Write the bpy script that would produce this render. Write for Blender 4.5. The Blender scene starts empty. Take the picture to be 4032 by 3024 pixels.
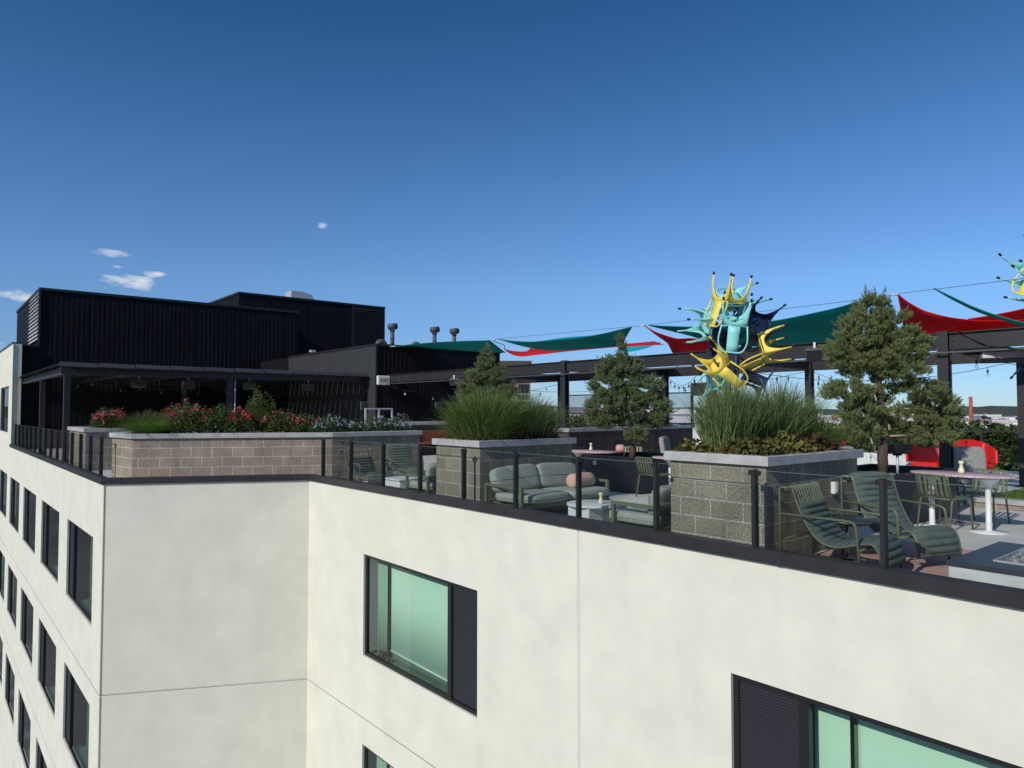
import bpy, math, random
import numpy as np
from mathutils import Vector, Matrix, Euler
random.seed(7); rng = np.random.default_rng(11)
S = bpy.context.scene; COL = S.collection
R_ = math.radians; PI = math.pi

# ------------------------------------------------------------------ camera, sky, sun, exposure
cam_d = bpy.data.cameras.new('camera'); cam = bpy.data.objects.new('camera', cam_d); COL.objects.link(cam)
cam.location = (0, 0, 1.6); cam.rotation_euler = (R_(90 + 2.09), 0, R_(50.2 - 90))
cam_d.sensor_width = 36; cam_d.lens = 24.98; cam_d.clip_start = 0.05; cam_d.clip_end = 20000
S.camera = cam
S.render.engine = 'CYCLES'
SUN_EL = R_(31); SUN_TRAVEL = R_(9)           # light travels towards this heading (from +X towards +Y)
sun_pos_heading = SUN_TRAVEL + PI
w = bpy.data.worlds.new('World'); S.world = w; w.use_nodes = True
nt = w.node_tree; nt.nodes.clear()
N = nt.nodes.new; L = nt.links.new
out = N('ShaderNodeOutputWorld'); bg = N('ShaderNodeBackground'); sky = N('ShaderNodeTexSky')
sky.sky_type = 'NISHITA'; sky.sun_disc = False; sky.sun_elevation = SUN_EL
sky.sun_rotation = (PI / 2 - sun_pos_heading) % (2 * PI)
sky.altitude = 1650; sky.air_density = 1.0; sky.dust_density = 0.6; sky.ozone_density = 2.2
bg.inputs['Strength'].default_value = 0.115
# a handful of small clouds, far away: soft ellipses in direction space broken up by noise
tc = N('ShaderNodeTexCoord'); sep = N('ShaderNodeSeparateXYZ'); L(tc.outputs['Generated'], sep.inputs[0])
def M(op, a, b=None, clamp=False):
    n = N('ShaderNodeMath'); n.operation = op; n.use_clamp = clamp
    for i, v in enumerate((a, b)):
        if v is None: continue
        if isinstance(v, (int, float)): n.inputs[i].default_value = v
        else: L(v, n.inputs[i])
    return n.outputs[0]
az = M('ARCTAN2', sep.outputs[1], sep.outputs[0]); el = M('ARCSINE', sep.outputs[2])
noi = N('ShaderNodeTexNoise'); noi.inputs['Scale'].default_value = 34; noi.inputs['Detail'].default_value = 6; noi.inputs['Roughness'].default_value = .62
mp = N('ShaderNodeMapping'); mp.inputs['Scale'].default_value = (1, 1, 2.6); L(tc.outputs['Generated'], mp.inputs[0]); L(mp.outputs[0], noi.inputs[0])
acc = None
CL = [(78.57, 9.0, 2.5, .62, 1.3), (77.0, 9.75, .9, .26, 1.2), (79.93, 10.95, 1.45, .32, 1.3), (79.37, 10.04, .8, .12, .6), (85.07, 7.5, 1.5, .5, .95), (65.32, 14.2, .55, .28, 1.2), (85.9, 4.2, 1.6, .4, .6)]
for a, e, ra, re, wt in CL:
    dx = M('DIVIDE', M('SUBTRACT', az, R_(a)), R_(ra)); dy = M('DIVIDE', M('SUBTRACT', el, R_(e)), R_(re))
    d2 = M('ADD', M('MULTIPLY', dx, dx), M('MULTIPLY', dy, dy))
    v = M('MULTIPLY', M('SUBTRACT', 1.15, d2), wt)
    acc = v if acc is None else M('MAXIMUM', acc, v)
cl = M('MULTIPLY', M('ADD', acc, M('MULTIPLY', M('SUBTRACT', noi.outputs[0], .62), 4.2)), .75, True)
cl = M('MULTIPLY', cl, M('GREATER_THAN', acc, -2.0)); cl = M('MULTIPLY', cl, .92)
mx = N('ShaderNodeMixRGB'); L(cl, mx.inputs[0]); hs = N('ShaderNodeHueSaturation'); hs.inputs['Saturation'].default_value = 1.0
ramp = N('ShaderNodeValToRGB'); L(M('DIVIDE', el, R_(60.0)), ramp.inputs[0]); cr_ = ramp.color_ramp; cr_.interpolation = 'LINEAR'
for i_, (e_, c_) in enumerate([(0.5, (.46, .62, .88)), (3, (.46, .62, .88)), (9.8, (.585, .795, 1.02)), (17.4, (.468, .752, .99)), (29.5, (.235, .58, .815)), (36, (.25, .6, .82)), (55, (1.5, 1.45, 1.35))]):
    e0 = cr_.elements[i_] if i_ < 2 else cr_.elements.new(.99)
    e0.position = e_/60; e0.color = (*c_, 1)
gm = N('ShaderNodeMixRGB'); gm.blend_type = 'MULTIPLY'; gm.inputs[0].default_value = 1; L(sky.outputs[0], gm.inputs[1]); L(ramp.outputs[0], gm.inputs[2])
L(gm.outputs[0], hs.inputs['Color']); L(hs.outputs[0], mx.inputs[1]); mx.inputs[2].default_value = (6.3, 6.7, 7.1, 1)
L(mx.outputs[0], bg.inputs[0]); L(bg.outputs[0], out.inputs[0])
sun_d = bpy.data.lights.new('sun', 'SUN'); sun = bpy.data.objects.new('sun', sun_d); COL.objects.link(sun)
sun_d.energy = 3.35; sun_d.angle = R_(0.53); sun_d.color = (1, .95, .87)
tr = Vector((math.cos(SUN_EL) * math.cos(SUN_TRAVEL), math.cos(SUN_EL) * math.sin(SUN_TRAVEL), -math.sin(SUN_EL)))
sun.rotation_euler = tr.to_track_quat('-Z', 'Y').to_euler(); sun.location = (-20, -5, 30)
S.view_settings.view_transform = 'Standard'; S.view_settings.look = 'None'; S.view_settings.exposure = 0; S.view_settings.gamma = 1

# ------------------------------------------------------------------ materials
def mat(name, col, rough=.6, metal=0, noise=None, bump=0, bscale=30, spec=.5, rand=0, transl=0, coat=0, detail=4, stretch=(1, 1, 1)):
    """noise=(scale, amount); rand = per-island brightness spread"""
    m = bpy.data.materials.new(name); m.use_nodes = True; t = m.node_tree; b = t.nodes['Principled BSDF']
    b.inputs['Roughness'].default_value = rough; b.inputs['Metallic'].default_value = metal
    b.inputs['Specular IOR Level'].default_value = spec; b.inputs['Base Color'].default_value = (*col, 1)
    if coat: b.inputs['Coat Weight'].default_value = coat
    n = t.nodes.new; l = t.links.new
    src = None
    co = n('ShaderNodeTexCoord'); mpn = n('ShaderNodeMapping'); mpn.inputs['Scale'].default_value = stretch; l(co.outputs['Object'], mpn.inputs[0])
    if noise:
        tx = n('ShaderNodeTexNoise'); tx.inputs['Scale'].default_value = noise[0]; tx.inputs['Detail'].default_value = detail; l(mpn.outputs[0], tx.inputs[0])
        mr = n('ShaderNodeMapRange'); mr.inputs[1].default_value = .3; mr.inputs[2].default_value = .7
        mr.inputs[3].default_value = 1 - noise[1]; mr.inputs[4].default_value = 1 + noise[1]; l(tx.outputs[0], mr.inputs[0]); src = mr.outputs[0]
    if rand:
        g = n('ShaderNodeNewGeometry'); mr2 = n('ShaderNodeMapRange'); mr2.inputs[3].default_value = 1 - rand; mr2.inputs[4].default_value = 1 + rand
        l(g.outputs['Random Per Island'], mr2.inputs[0])
        if src: mm = n('ShaderNodeMath'); mm.operation = 'MULTIPLY'; l(src, mm.inputs[0]); l(mr2.outputs[0], mm.inputs[1]); src = mm.outputs[0]
        else: src = mr2.outputs[0]
    colout = None
    if src:
        vm = n('ShaderNodeVectorMath'); vm.operation = 'SCALE'; vm.inputs[0].default_value = col; l(src, vm.inputs['Scale']); l(vm.outputs[0], b.inputs['Base Color']); colout = vm.outputs[0]
    if bump:
        tb = n('ShaderNodeTexNoise'); tb.inputs['Scale'].default_value = bscale; tb.inputs['Detail'].default_value = 5; l(mpn.outputs[0], tb.inputs[0])
        bp = n('ShaderNodeBump'); bp.inputs['Strength'].default_value = bump; bp.inputs['Distance'].default_value = .02; l(tb.outputs[0], bp.inputs['Height']); l(bp.outputs[0], b.inputs['Normal'])
    if transl:
        tn = n('ShaderNodeBsdfTranslucent'); tn.inputs[0].default_value = (*[min(1, c * 1.3) for c in col], 1)
        if colout: l(colout, tn.inputs[0])
        ms = n('ShaderNodeMixShader'); ms.inputs[0].default_value = transl; o = t.nodes['Material Output']
        l(b.outputs[0], ms.inputs[1]); l(tn.outputs[0], ms.inputs[2]); l(ms.outputs[0], o.inputs[0])
    return m
def mat_cmu(name, c1, c2, mortar, bump=.5):
    m = mat(name, c1, .95, bump=0); t = m.node_tree; n = t.nodes.new; l = t.links.new; b = t.nodes['Principled BSDF']
    b.inputs['Specular IOR Level'].default_value = .15
    uv = n('ShaderNodeUVMap'); uv.uv_map = 'uv'
    br = n('ShaderNodeTexBrick'); br.inputs['Scale'].default_value = 1; br.inputs['Brick Width'].default_value = .406; br.inputs['Row Height'].default_value = .203
    br.inputs['Mortar Size'].default_value = .0075; br.inputs['Mortar Smooth'].default_value = .12; br.inputs['Color1'].default_value = (*c1, 1); br.inputs['Color2'].default_value = (*c2, 1); br.inputs['Mortar'].default_value = (*mortar, 1)
    l(uv.outputs[0], br.inputs[0])
    ns = n('ShaderNodeTexNoise'); ns.inputs['Scale'].default_value = 48; ns.inputs['Detail'].default_value = 6; l(uv.outputs[0], ns.inputs[0])
    n2 = n('ShaderNodeTexNoise'); n2.inputs['Scale'].default_value = 2.2; n2.inputs['Detail'].default_value = 6; l(uv.outputs[0], n2.inputs[0])
    a = n('ShaderNodeMapRange'); a.inputs[1].default_value = .3; a.inputs[2].default_value = .7; a.inputs[3].default_value = .55; a.inputs[4].default_value = 1.42; l(ns.outputs[0], a.inputs[0])
    a2 = n('ShaderNodeMapRange'); a2.inputs[1].default_value = .3; a2.inputs[2].default_value = .7; a2.inputs[3].default_value = .78; a2.inputs[4].default_value = 1.15; l(n2.outputs[0], a2.inputs[0])
    m3 = n('ShaderNodeMapping'); m3.inputs['Scale'].default_value = (1, .14, 1); l(uv.outputs[0], m3.inputs[0]); n3 = n('ShaderNodeTexNoise'); n3.inputs['Scale'].default_value = 5; n3.inputs['Detail'].default_value = 4; l(m3.outputs[0], n3.inputs[0])
    a3 = n('ShaderNodeMapRange'); a3.inputs[1].default_value = .56; a3.inputs[2].default_value = .72; a3.inputs[3].default_value = 1; a3.inputs[4].default_value = .74; l(n3.outputs[0], a3.inputs[0])
    m4 = n('ShaderNodeMath'); m4.operation = 'MULTIPLY'; l(a2.outputs[0], m4.inputs[0]); l(a3.outputs[0], m4.inputs[1]); a2 = m4
    mm = n('ShaderNodeMath'); mm.operation = 'MULTIPLY'; l(a.outputs[0], mm.inputs[0]); l(a2.outputs[0], mm.inputs[1])
    vm = n('ShaderNodeVectorMath'); vm.operation = 'SCALE'; l(br.outputs[0], vm.inputs[0]); l(mm.outputs[0], vm.inputs['Scale']); l(vm.outputs[0], b.inputs['Base Color'])
    hh = n('ShaderNodeMath'); hh.operation = 'MULTIPLY_ADD'; l(br.outputs['Fac'], hh.inputs[0]); hh.inputs[1].default_value = -1; l(ns.outputs[0], hh.inputs[2])
    bp = n('ShaderNodeBump'); bp.inputs['Strength'].default_value = bump; bp.inputs['Distance'].default_value = .006; l(hh.outputs[0], bp.inputs['Height']); l(bp.outputs[0], b.inputs['Normal'])
    return m
def mat_glass(name, tint, refl=1.0, rough=0.0, ior=1.5):
    m = bpy.data.materials.new(name); m.use_nodes = True; t = m.node_tree; t.nodes.clear(); n = t.nodes.new; l = t.links.new
    o = n('ShaderNodeOutputMaterial'); tr_ = n('ShaderNodeBsdfTransparent'); tr_.inputs[0].default_value = (*tint, 1)
    g = n('ShaderNodeBsdfGlossy'); g.inputs['Roughness'].default_value = rough; f = n('ShaderNodeFresnel'); f.inputs[0].default_value = ior
    ml = n('ShaderNodeMath'); ml.operation = 'MULTIPLY'; ml.inputs[1].default_value = refl; ml.use_clamp = True; l(f.outputs[0], ml.inputs[0]); gg = n('ShaderNodeNewGeometry'); m0 = n('ShaderNodeMath'); m0.operation = 'SUBTRACT'; m0.inputs[0].default_value = refl; l(gg.outputs['Backfacing'], m0.inputs[1]); m0.use_clamp = True; l(m0.outputs[0], ml.inputs[1])
    ms = n('ShaderNodeMixShader'); l(ml.outputs[0], ms.inputs[0]); l(tr_.outputs[0], ms.inputs[1]); l(g.outputs[0], ms.inputs[2]); l(ms.outputs[0], o.inputs[0])
    return m
MT = dict(
    stucco=mat('stucco', (.72, .69, .59), .93, noise=(.85, .065), bump=.16, bscale=70, spec=.2, detail=7, stretch=(1, 1, .8)),
    joint=mat('joint_sealant', (.66, .645, .56), .8),
    coping=mat('coping_metal', (.024, .024, .025), .42, noise=(3, .2), spec=.5),
    black=mat('black_steel', (.015, .015, .016), .5, noise=(4, .2)),
    beam=mat('painted_beam_steel', (.022, .0205, .0195), .5, noise=(3, .2)),
    frame=mat('window_frame_black', (.014, .014, .016), .4),
    louver=mat('louver_charcoal', (.03, .032, .038), .5),
    siding=mat('corrugated_siding', (.0075, .0078, .009), .68, noise=(1.4, .25), spec=.14),
    siding_grey=mat('grey_siding', (.033, .034, .034), .6, noise=(1, .1)),
    cmu=mat_cmu('split_face_block', (.285, .235, .185), (.33, .27, .21), (.50, .46, .40)),
    cmu2=mat_cmu('split_face_block_grey', (.225, .208, .155), (.27, .25, .19), (.42, .40, .34)),
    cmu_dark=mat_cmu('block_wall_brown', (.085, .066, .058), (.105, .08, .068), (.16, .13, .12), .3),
    cap=mat('cast_stone_cap', (.40, .395, .385), .85, noise=(7, .16), bump=.2, bscale=50, detail=8),
    concrete=mat('deck_concrete', (.60, .585, .54), .85, noise=(2.2, .12), bump=.1, bscale=90, detail=8),
    pink=mat('pink_concrete', (.56, .33, .28), .85, noise=(3, .15), bump=.1, bscale=90, detail=8),
    conc_light=mat('light_concrete', (.62, .65, .62), .75, noise=(6, .12), detail=8),
    slate=mat('dark_slate_top', (.045, .052, .062), .34, noise=(5, .15)),
    soil=mat('soil', (.035, .026, .02), 1, noise=(14, .4), bump=.6, bscale=40),
    green=mat('olive_green_metal', (.125, .15, .085), .45, noise=(5, .08)),
    dgreen=mat('dark_green_metal', (.03, .045, .03), .45),
    cush=mat('sage_fabric', (.31, .345, .295), .95, noise=(14, .1), bump=.15, bscale=200, spec=.1),
    quilt=mat('teal_quilted_fabric', (.108, .140, .122), .95, noise=(12, .12), bump=.15, bscale=200, spec=.1),
    blush=mat('blush_fabric', (.58, .36, .29), .95, noise=(12, .08), bump=.1, bscale=160, spec=.1),
    white=mat('white_powdercoat', (.78, .78, .76), .4, noise=(5, .04)),
    terrazzo=mat('terrazzo', (.5, .36, .36), .5, noise=(60, .5), detail=2),
    cream=mat('cream_ceramic', (.72, .66, .42), .45),
    planter=mat('black_planter_steel', (.012, .016, .024), .38, noise=(3, .2)),
    wood=mat('orange_wood', (.24, .075, .03), .6, noise=(8, .2), stretch=(1, 8, 8)),
    red=mat('red_upholstery', (.55, .012, .01), .45, noise=(8, .2)),
    redcloth=mat('crimson_cloth', (.30, .012, .016), .9, noise=(8, .15)),
    glass=mat_glass('railing_glass', (.93, .94, .935), 1.0), winglass=mat_glass('green_window_glass', (.78, .885, .825), 1.0),
    winglass_dark=mat_glass('dark_window_glass', (.74, .87, .81), 1.0), clear=mat_glass('bulb_glass', (.9, .9, .9), 1.4), screen=mat_glass('smoked_screen_glass', (.80, .81, .83), 1.0),
    shade=mat('roller_shade', (.90, .92, .86), .9), room=mat('room_wall', (.22, .23, .21), .9), roomd=mat('dark_room_wall', (.20, .27, .22), .9), curtain=mat('curtain_grey', (.46, .52, .45), .95),
    alu=mat('galvanised_metal', (.55, .56, .57), .5, metal=.3, noise=(6, .1)), pipe=mat('painted_vent_pipe', (.075, .08, .078), .6, noise=(6, .15)),
    slat=mat('white_louver_blade', (.55, .55, .55), .6),
    steel=mat('chrome', (.6, .6, .6), .2, metal=1), bulb=mat('bulb', (.75, .75, .72), .15),
    teal=mat('teal_shade_cloth', (.006, .35, .32), .9, noise=(1.2, .12), transl=.5, stretch=(1, 1, 3)), tred=mat('red_shade_cloth', (.80, .018, .03), .9, noise=(1.2, .1), transl=.5), cyan=mat('turquoise_and_sunlit_cloth', (.02, .58, .64), .9, transl=.6),
    yel=mat('yellow_plastic', (.86, .66, .09), .4, noise=(5, .08)), turq=mat('turquoise_plastic', (.30, .72, .68), .42, noise=(5, .07)), navy=mat('navy_plastic', (.012, .028, .085), .35, noise=(5, .1)), rub=mat('black_rubber', (.015, .015, .015), .7),
    bark=mat('pine_bark', (.085, .055, .042), .95, noise=(16, .35), bump=.6, bscale=24, stretch=(1, 1, .35)), dead=mat('dead_twig', (.32, .25, .19), .9),
    lawn=mat('lawn_blades', (.11, .20, .03), .8, rand=.4, transl=.25, spec=.15), turf=mat('turf_soil', (.035, .06, .014), .95, noise=(14, .3)),
)
def mat_stucco():
    m = mat('stucco_wall', (.70, .685, .575), .93, bump=.16, bscale=70, spec=.2); t = m.node_tree; n = t.nodes.new; l = t.links.new; b = t.nodes['Principled BSDF']
    co = n('ShaderNodeTexCoord')
    def ns(sc, st, det, lo, hi, a, z):
        mp_ = n('ShaderNodeMapping'); mp_.inputs['Scale'].default_value = st; l(co.outputs['Object'], mp_.inputs[0]); x = n('ShaderNodeTexNoise'); x.inputs['Scale'].default_value = sc; x.inputs['Detail'].default_value = det; x.inputs['Roughness'].default_value = .58; l(mp_.outputs[0], x.inputs[0])
        r = n('ShaderNodeMapRange'); r.inputs[1].default_value = lo; r.inputs[2].default_value = hi; r.inputs[3].default_value = a; r.inputs[4].default_value = z; l(x.outputs[0], r.inputs[0]); return r.outputs[0]
    v1 = ns(1.7, (1, 1, 1), 9, .34, .66, .925, 1.025); v2 = ns(.35, (1, 1, 1), 4, .3, .7, .97, 1.02); v3 = ns(2.6, (1, 1, .13), 6, .5, .8, 1.0, .965)
    def mul(a, c):
        q = n('ShaderNodeMath'); q.operation = 'MULTIPLY'; l(a, q.inputs[0]); l(c, q.inputs[1]); return q.outputs[0]
    vm = n('ShaderNodeVectorMath'); vm.operation = 'SCALE'; vm.inputs[0].default_value = (.735, .712, .59); l(mul(mul(v1, v2), v3), vm.inputs['Scale']); l(vm.outputs[0], b.inputs['Base Color']); return m
MT['stucco'] = mat_stucco()
MT['edge'] = mat('glass_edge', (.15, .18, .165), .3)
def leafmat(name, col, rand=.35, transl=.3): return mat(name, col, .6, rand=rand, transl=transl, spec=.22)
MT.update(needle=leafmat('pine_needles', (.215, .255, .10), .6, .24), needle2=leafmat('blue_green_needles', (.19, .24, .11), .6, .24),
    g1=leafmat('bright_grass', (.165, .235, .06), .65), g2=leafmat('blue_green_grass', (.185, .25, .095), .65), g3=leafmat('soft_green_grass', (.12, .22, .03), .35), g4=leafmat('brown_grass_plume', (.17, .12, .075), .3),
    leaf=leafmat('rose_leaf', (.085, .12, .036), .65), leaf2=leafmat('mid_green_leaf', (.06, .12, .04), .4), leaf3=leafmat('tall_weed_leaf', (.085, .135, .03), .35), heu=leafmat('olive_bronze_leaf', (.125, .115, .03), .5, .2), heu2=leafmat('burgundy_leaf', (.095, .05, .035), .5, .2),
    rose=leafmat('pink_petal', (.62, .05, .12), .4), rose2=leafmat('coral_petal', (.58, .17, .17), .4), aster=leafmat('lavender_petal', (.52, .48, .62), .2), silver=leafmat('silver_leaf', (.30, .31, .27), .3),
    tree=leafmat('city_tree_leaf', (.045, .075, .018), .45, .1), tree2=leafmat('distant_tree_leaf', (.035, .055, .025), .4, .1))

# ------------------------------------------------------------------ mesh builder
class MB:
    def __init__(s): s.v = []; s.f = []; s.sm = []
    def add(s, vs, fs, smooth=False):
        o = len(s.v); s.v += [tuple(p) for p in vs]; s.f += [tuple(i + o for i in f) for f in fs]; s.sm += [smooth] * len(fs); return s
    def box(s, x0, y0, z0, x1, y1, z1, mx=None, bev=0):
        if bev:
            b = min(bev, abs(x1-x0)/3, abs(y1-y0)/3, abs(z1-z0)/3); vs = []; fs = []
            c = Vector(((x0+x1)/2, (y0+y1)/2, (z0+z1)/2)); h = Vector((abs(x1-x0)/2, abs(y1-y0)/2, abs(z1-z0)/2))
            idx = {}
            for sx in (-1, 1):
                for sy in (-1, 1):
                    for sz in (-1, 1):
                        for k in range(3):
                            p = [sx*h[0], sy*h[1], sz*h[2]]
                            for j in range(3):
                                if j != k: p[j] -= (sx, sy, sz)[j] * b
                            idx[(sx, sy, sz, k)] = len(vs); vs.append(c + Vector(p))
            for k in range(3):
                i, j = (k+1) % 3, (k+2) % 3
                for sg in (-1, 1):
                    q = []
                    for a, bb in ((-1, -1), (1, -1), (1, 1), (-1, 1)):
                        t_ = [0, 0, 0]; t_[k] = sg; t_[i] = a; t_[j] = bb; q.append(idx[(*t_, k)])
                    fs.append(q if sg > 0 else q[::-1])
                for a in (-1, 1):
                    for bb in (-1, 1):
                        t0 = [0, 0, 0]; t1 = [0, 0, 0]; t0[i] = t1[i] = a; t0[j] = t1[j] = bb; t0[k] = -1; t1[k] = 1
                        q = [idx[(*t0, i)], idx[(*t1, i)], idx[(*t1, j)], idx[(*t0, j)]]; fs.append(q if a*bb > 0 else q[::-1])
            for sx in (-1, 1):
                for sy in (-1, 1):
                    for sz in (-1, 1):
                        q = [idx[(sx, sy, sz, k)] for k in range(3)]; fs.append(q if sx*sy*sz > 0 else q[::-1])
            if mx: vs = [mx @ v for v in vs]
            return s.add(vs, fs)
        vs = [Vector(p) for p in ((x0,y0,z0),(x1,y0,z0),(x1,y1,z0),(x0,y1,z0),(x0,y0,z1),(x1,y0,z1),(x1,y1,z1),(x0,y1,z1))]
        if mx: vs = [mx @ v for v in vs]
        return s.add(vs, [(0,3,2,1),(4,5,6,7),(0,1,5,4),(1,2,6,5),(2,3,7,6),(3,0,4,7)])
    def bar(s, a, b, w, h, bev=0):
        a = Vector(a); b = Vector(b); d = b - a; ln = d.length
        q = d.to_track_quat('X', 'Z').to_matrix().to_4x4(); q.translation = a
        return s.box(0, -w/2, -h/2, ln, w/2, h/2, q, bev)
    def tube(s, pts, r, n=8, cap=True, smooth=True):
        P = [Vector(p) for p in pts]; m = len(P); rr = r if isinstance(r, (list, tuple)) else [r]*m
        vs = []; up = None
        for i, p in enumerate(P):
            d = (P[min(i+1, m-1)] - P[max(i-1, 0)]).normalized()
            if up is None: up = d.orthogonal().normalized()
            u = (up - d*up.dot(d)); u = u.normalized() if u.length > 1e-6 else d.orthogonal().normalized(); up = u; v = d.cross(u)
            for k in range(n):
                a = 2*PI*k/n; vs.append(p + (u*math.cos(a) + v*math.sin(a))*rr[i])
        fs = [(i*n+k, i*n+(k+1) % n, (i+1)*n+(k+1) % n, (i+1)*n+k) for i in range(m-1) for k in range(n)]
        if cap: fs += [tuple(range(n))[::-1], tuple((m-1)*n+k for k in range(n))]
        return s.add(vs, fs, smooth)
    def lathe(s, prof, cx=0, cy=0, n=24, sx=1, sy=1, smooth=True):
        vs = [(cx + r*sx*math.cos(2*PI*k/n), cy + r*sy*math.sin(2*PI*k/n), z) for r, z in prof for k in range(n)]; m = len(prof)
        fs = [(i*n+k, i*n+(k+1) % n, (i+1)*n+(k+1) % n, (i+1)*n+k) for i in range(m-1) for k in range(n)]
        fs += [tuple(range(n))[::-1], tuple((m-1)*n+k for k in range(n))]
        return s.add(vs, fs, smooth)
    def prism(s, poly, z0, z1):
        n = len(poly); vs = [(x, y, z0) for x, y in poly] + [(x, y, z1) for x, y in poly]
        fs = [tuple(range(n))[::-1], tuple(range(n, 2*n))] + [(i, (i+1) % n, n+(i+1) % n, n+i) for i in range(n)]
        return s.add(vs, fs)
    def grid(s, rows, thick=0, smooth=True):
        m = len(rows); n = len(rows[0]); vs = [Vector(p) for r in rows for p in r]
        fs = [(i*n+j, i*n+j+1, (i+1)*n+j+1, (i+1)*n+j) for i in range(m-1) for j in range(n-1)]
        if thick:
            nv = len(vs); nm = []
            for i in range(m):
                for j in range(n):
                    a = vs[min(i+1, m-1)*n+j] - vs[max(i-1, 0)*n+j]; b = vs[i*n+min(j+1, n-1)] - vs[i*n+max(j-1, 0)]
                    c = a.cross(b); nm.append(c.normalized() if c.length > 1e-9 else Vector((0, 0, 1)))
            vs = vs + [vs[i] + nm[i]*thick for i in range(nv)]
            fs = [f for f in fs] + [tuple(i+nv for i in f[::-1]) for f in fs]
            ring = [j for j in range(n)] + [i*n+n-1 for i in range(1, m)] + [(m-1)*n+j for j in range(n-2, -1, -1)] + [i*n for i in range(m-2, 0, -1)]
            for a, b in zip(ring, ring[1:]+ring[:1]): fs.append((b, a, a+nv, b+nv))
        return s.add(vs, fs, smooth)
    def sellip(s, c, r, e1=.5, e2=.5, nu=20, nv=12, mx=None, wob=0):
        vs = []; sg = lambda t, e: math.copysign(abs(t)**e, t)
        for i in range(nv+1):
            a = -PI/2 + PI*i/nv
            for k in range(nu):
                b = 2*PI*k/nu
                p = Vector((r[0]*sg(math.cos(a), e1)*sg(math.cos(b), e2), r[1]*sg(math.cos(a), e1)*sg(math.sin(b), e2), r[2]*sg(math.sin(a), e1)))
                if wob: p *= 1 + wob*math.sin(5*b+3*a)*math.cos(a)
                p = p + Vector(c); vs.append(mx @ p if mx else p)
        fs = [(i*nu+k, i*nu+(k+1) % nu, (i+1)*nu+(k+1) % nu, (i+1)*nu+k) for i in range(nv) for k in range(nu)]
        return s.add(vs, fs, True)
    def build(s, name, material, parent=None, world=False, uv=False, mx=None):
        me = bpy.data.meshes.new(name); V = s.v
        if world and parent is not None:
            inv = parent_matrix(parent).inverted(); V = [inv @ Vector(p) for p in V]
        me.from_pydata([tuple(p) for p in V], [], s.f); me.materials.append(MT[material] if isinstance(material, str) else material)
        me.polygons.foreach_set('use_smooth', s.sm)
        if uv:
            lay = me.uv_layers.new(name='uv'); src = s.v
            for p in me.polygons:
                nrm = p.normal
                if parent is not None and world: nrm = parent_matrix(parent).to_3x3() @ nrm
                for li in p.loop_indices:
                    co = src[me.loops[li].vertex_index]
                    lay.data[li].uv = (co[0]*-nrm[1] + co[1]*nrm[0], co[2]) if abs(nrm[2]) < .7 else (co[0], co[1])
        me.update()
        o = bpy.data.objects.new(name, me); COL.objects.link(o)
        if parent is not None: o.parent = parent; PM[o.name] = parent_matrix(parent)
        return o
PM = {}
def parent_matrix(o):
    m = PM.get(o.name)
    if m is None: m = Matrix.Identity(4)
    return m
def thing(name, label, cat, loc=(0, 0, 0), rz=0, group=None):
    o = bpy.data.objects.new(name, None); COL.objects.link(o); o.empty_display_size = .1
    o.location = loc; o.rotation_euler = (0, 0, rz); o['label'] = label; o['category'] = cat
    if group: o['group'] = group
    PM[o.name] = Matrix.Translation(loc) @ Matrix.Rotation(rz, 4, 'Z'); return o
def tag(o, label, cat, group=None):
    o['label'] = label; o['category'] = cat
    if group: o['group'] = group
    return o
def struct(o): o['kind'] = 'structure'; return o
def dup(root, loc, rz, label):
    r = root.copy(); COL.objects.link(r); r.location = loc; r.rotation_euler = (0, 0, rz); r['label'] = label
    def rec(a, b):
        for ch in a.children:
            c = ch.copy(); COL.objects.link(c); c.parent = b; rec(ch, c)
    rec(root, r); return r
def arc(c, r, a0, a1, n, ax):  # points of an arc in plane ax ('yz' or 'xz' ...)
    P = []
    for i in range(n+1):
        a = R_(a0 + (a1-a0)*i/n); u, v = c[0] + r*math.cos(a), c[1] + r*math.sin(a); P.append((u, v))
    return P
def fillet(P, r, n=4):
    P = [Vector(p) for p in P]; o = [P[0]]
    for i in range(1, len(P)-1):
        a = P[i-1]-P[i]; b = P[i+1]-P[i]; rr = min(r, a.length*.45, b.length*.45); p0 = P[i]+a.normalized()*rr; p1 = P[i]+b.normalized()*rr
        for k in range(n+1):
            t = k/n; o.append(p0*(1-t)**2 + P[i]*2*t*(1-t) + p1*t*t)
    o.append(P[-1]); return o

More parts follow.
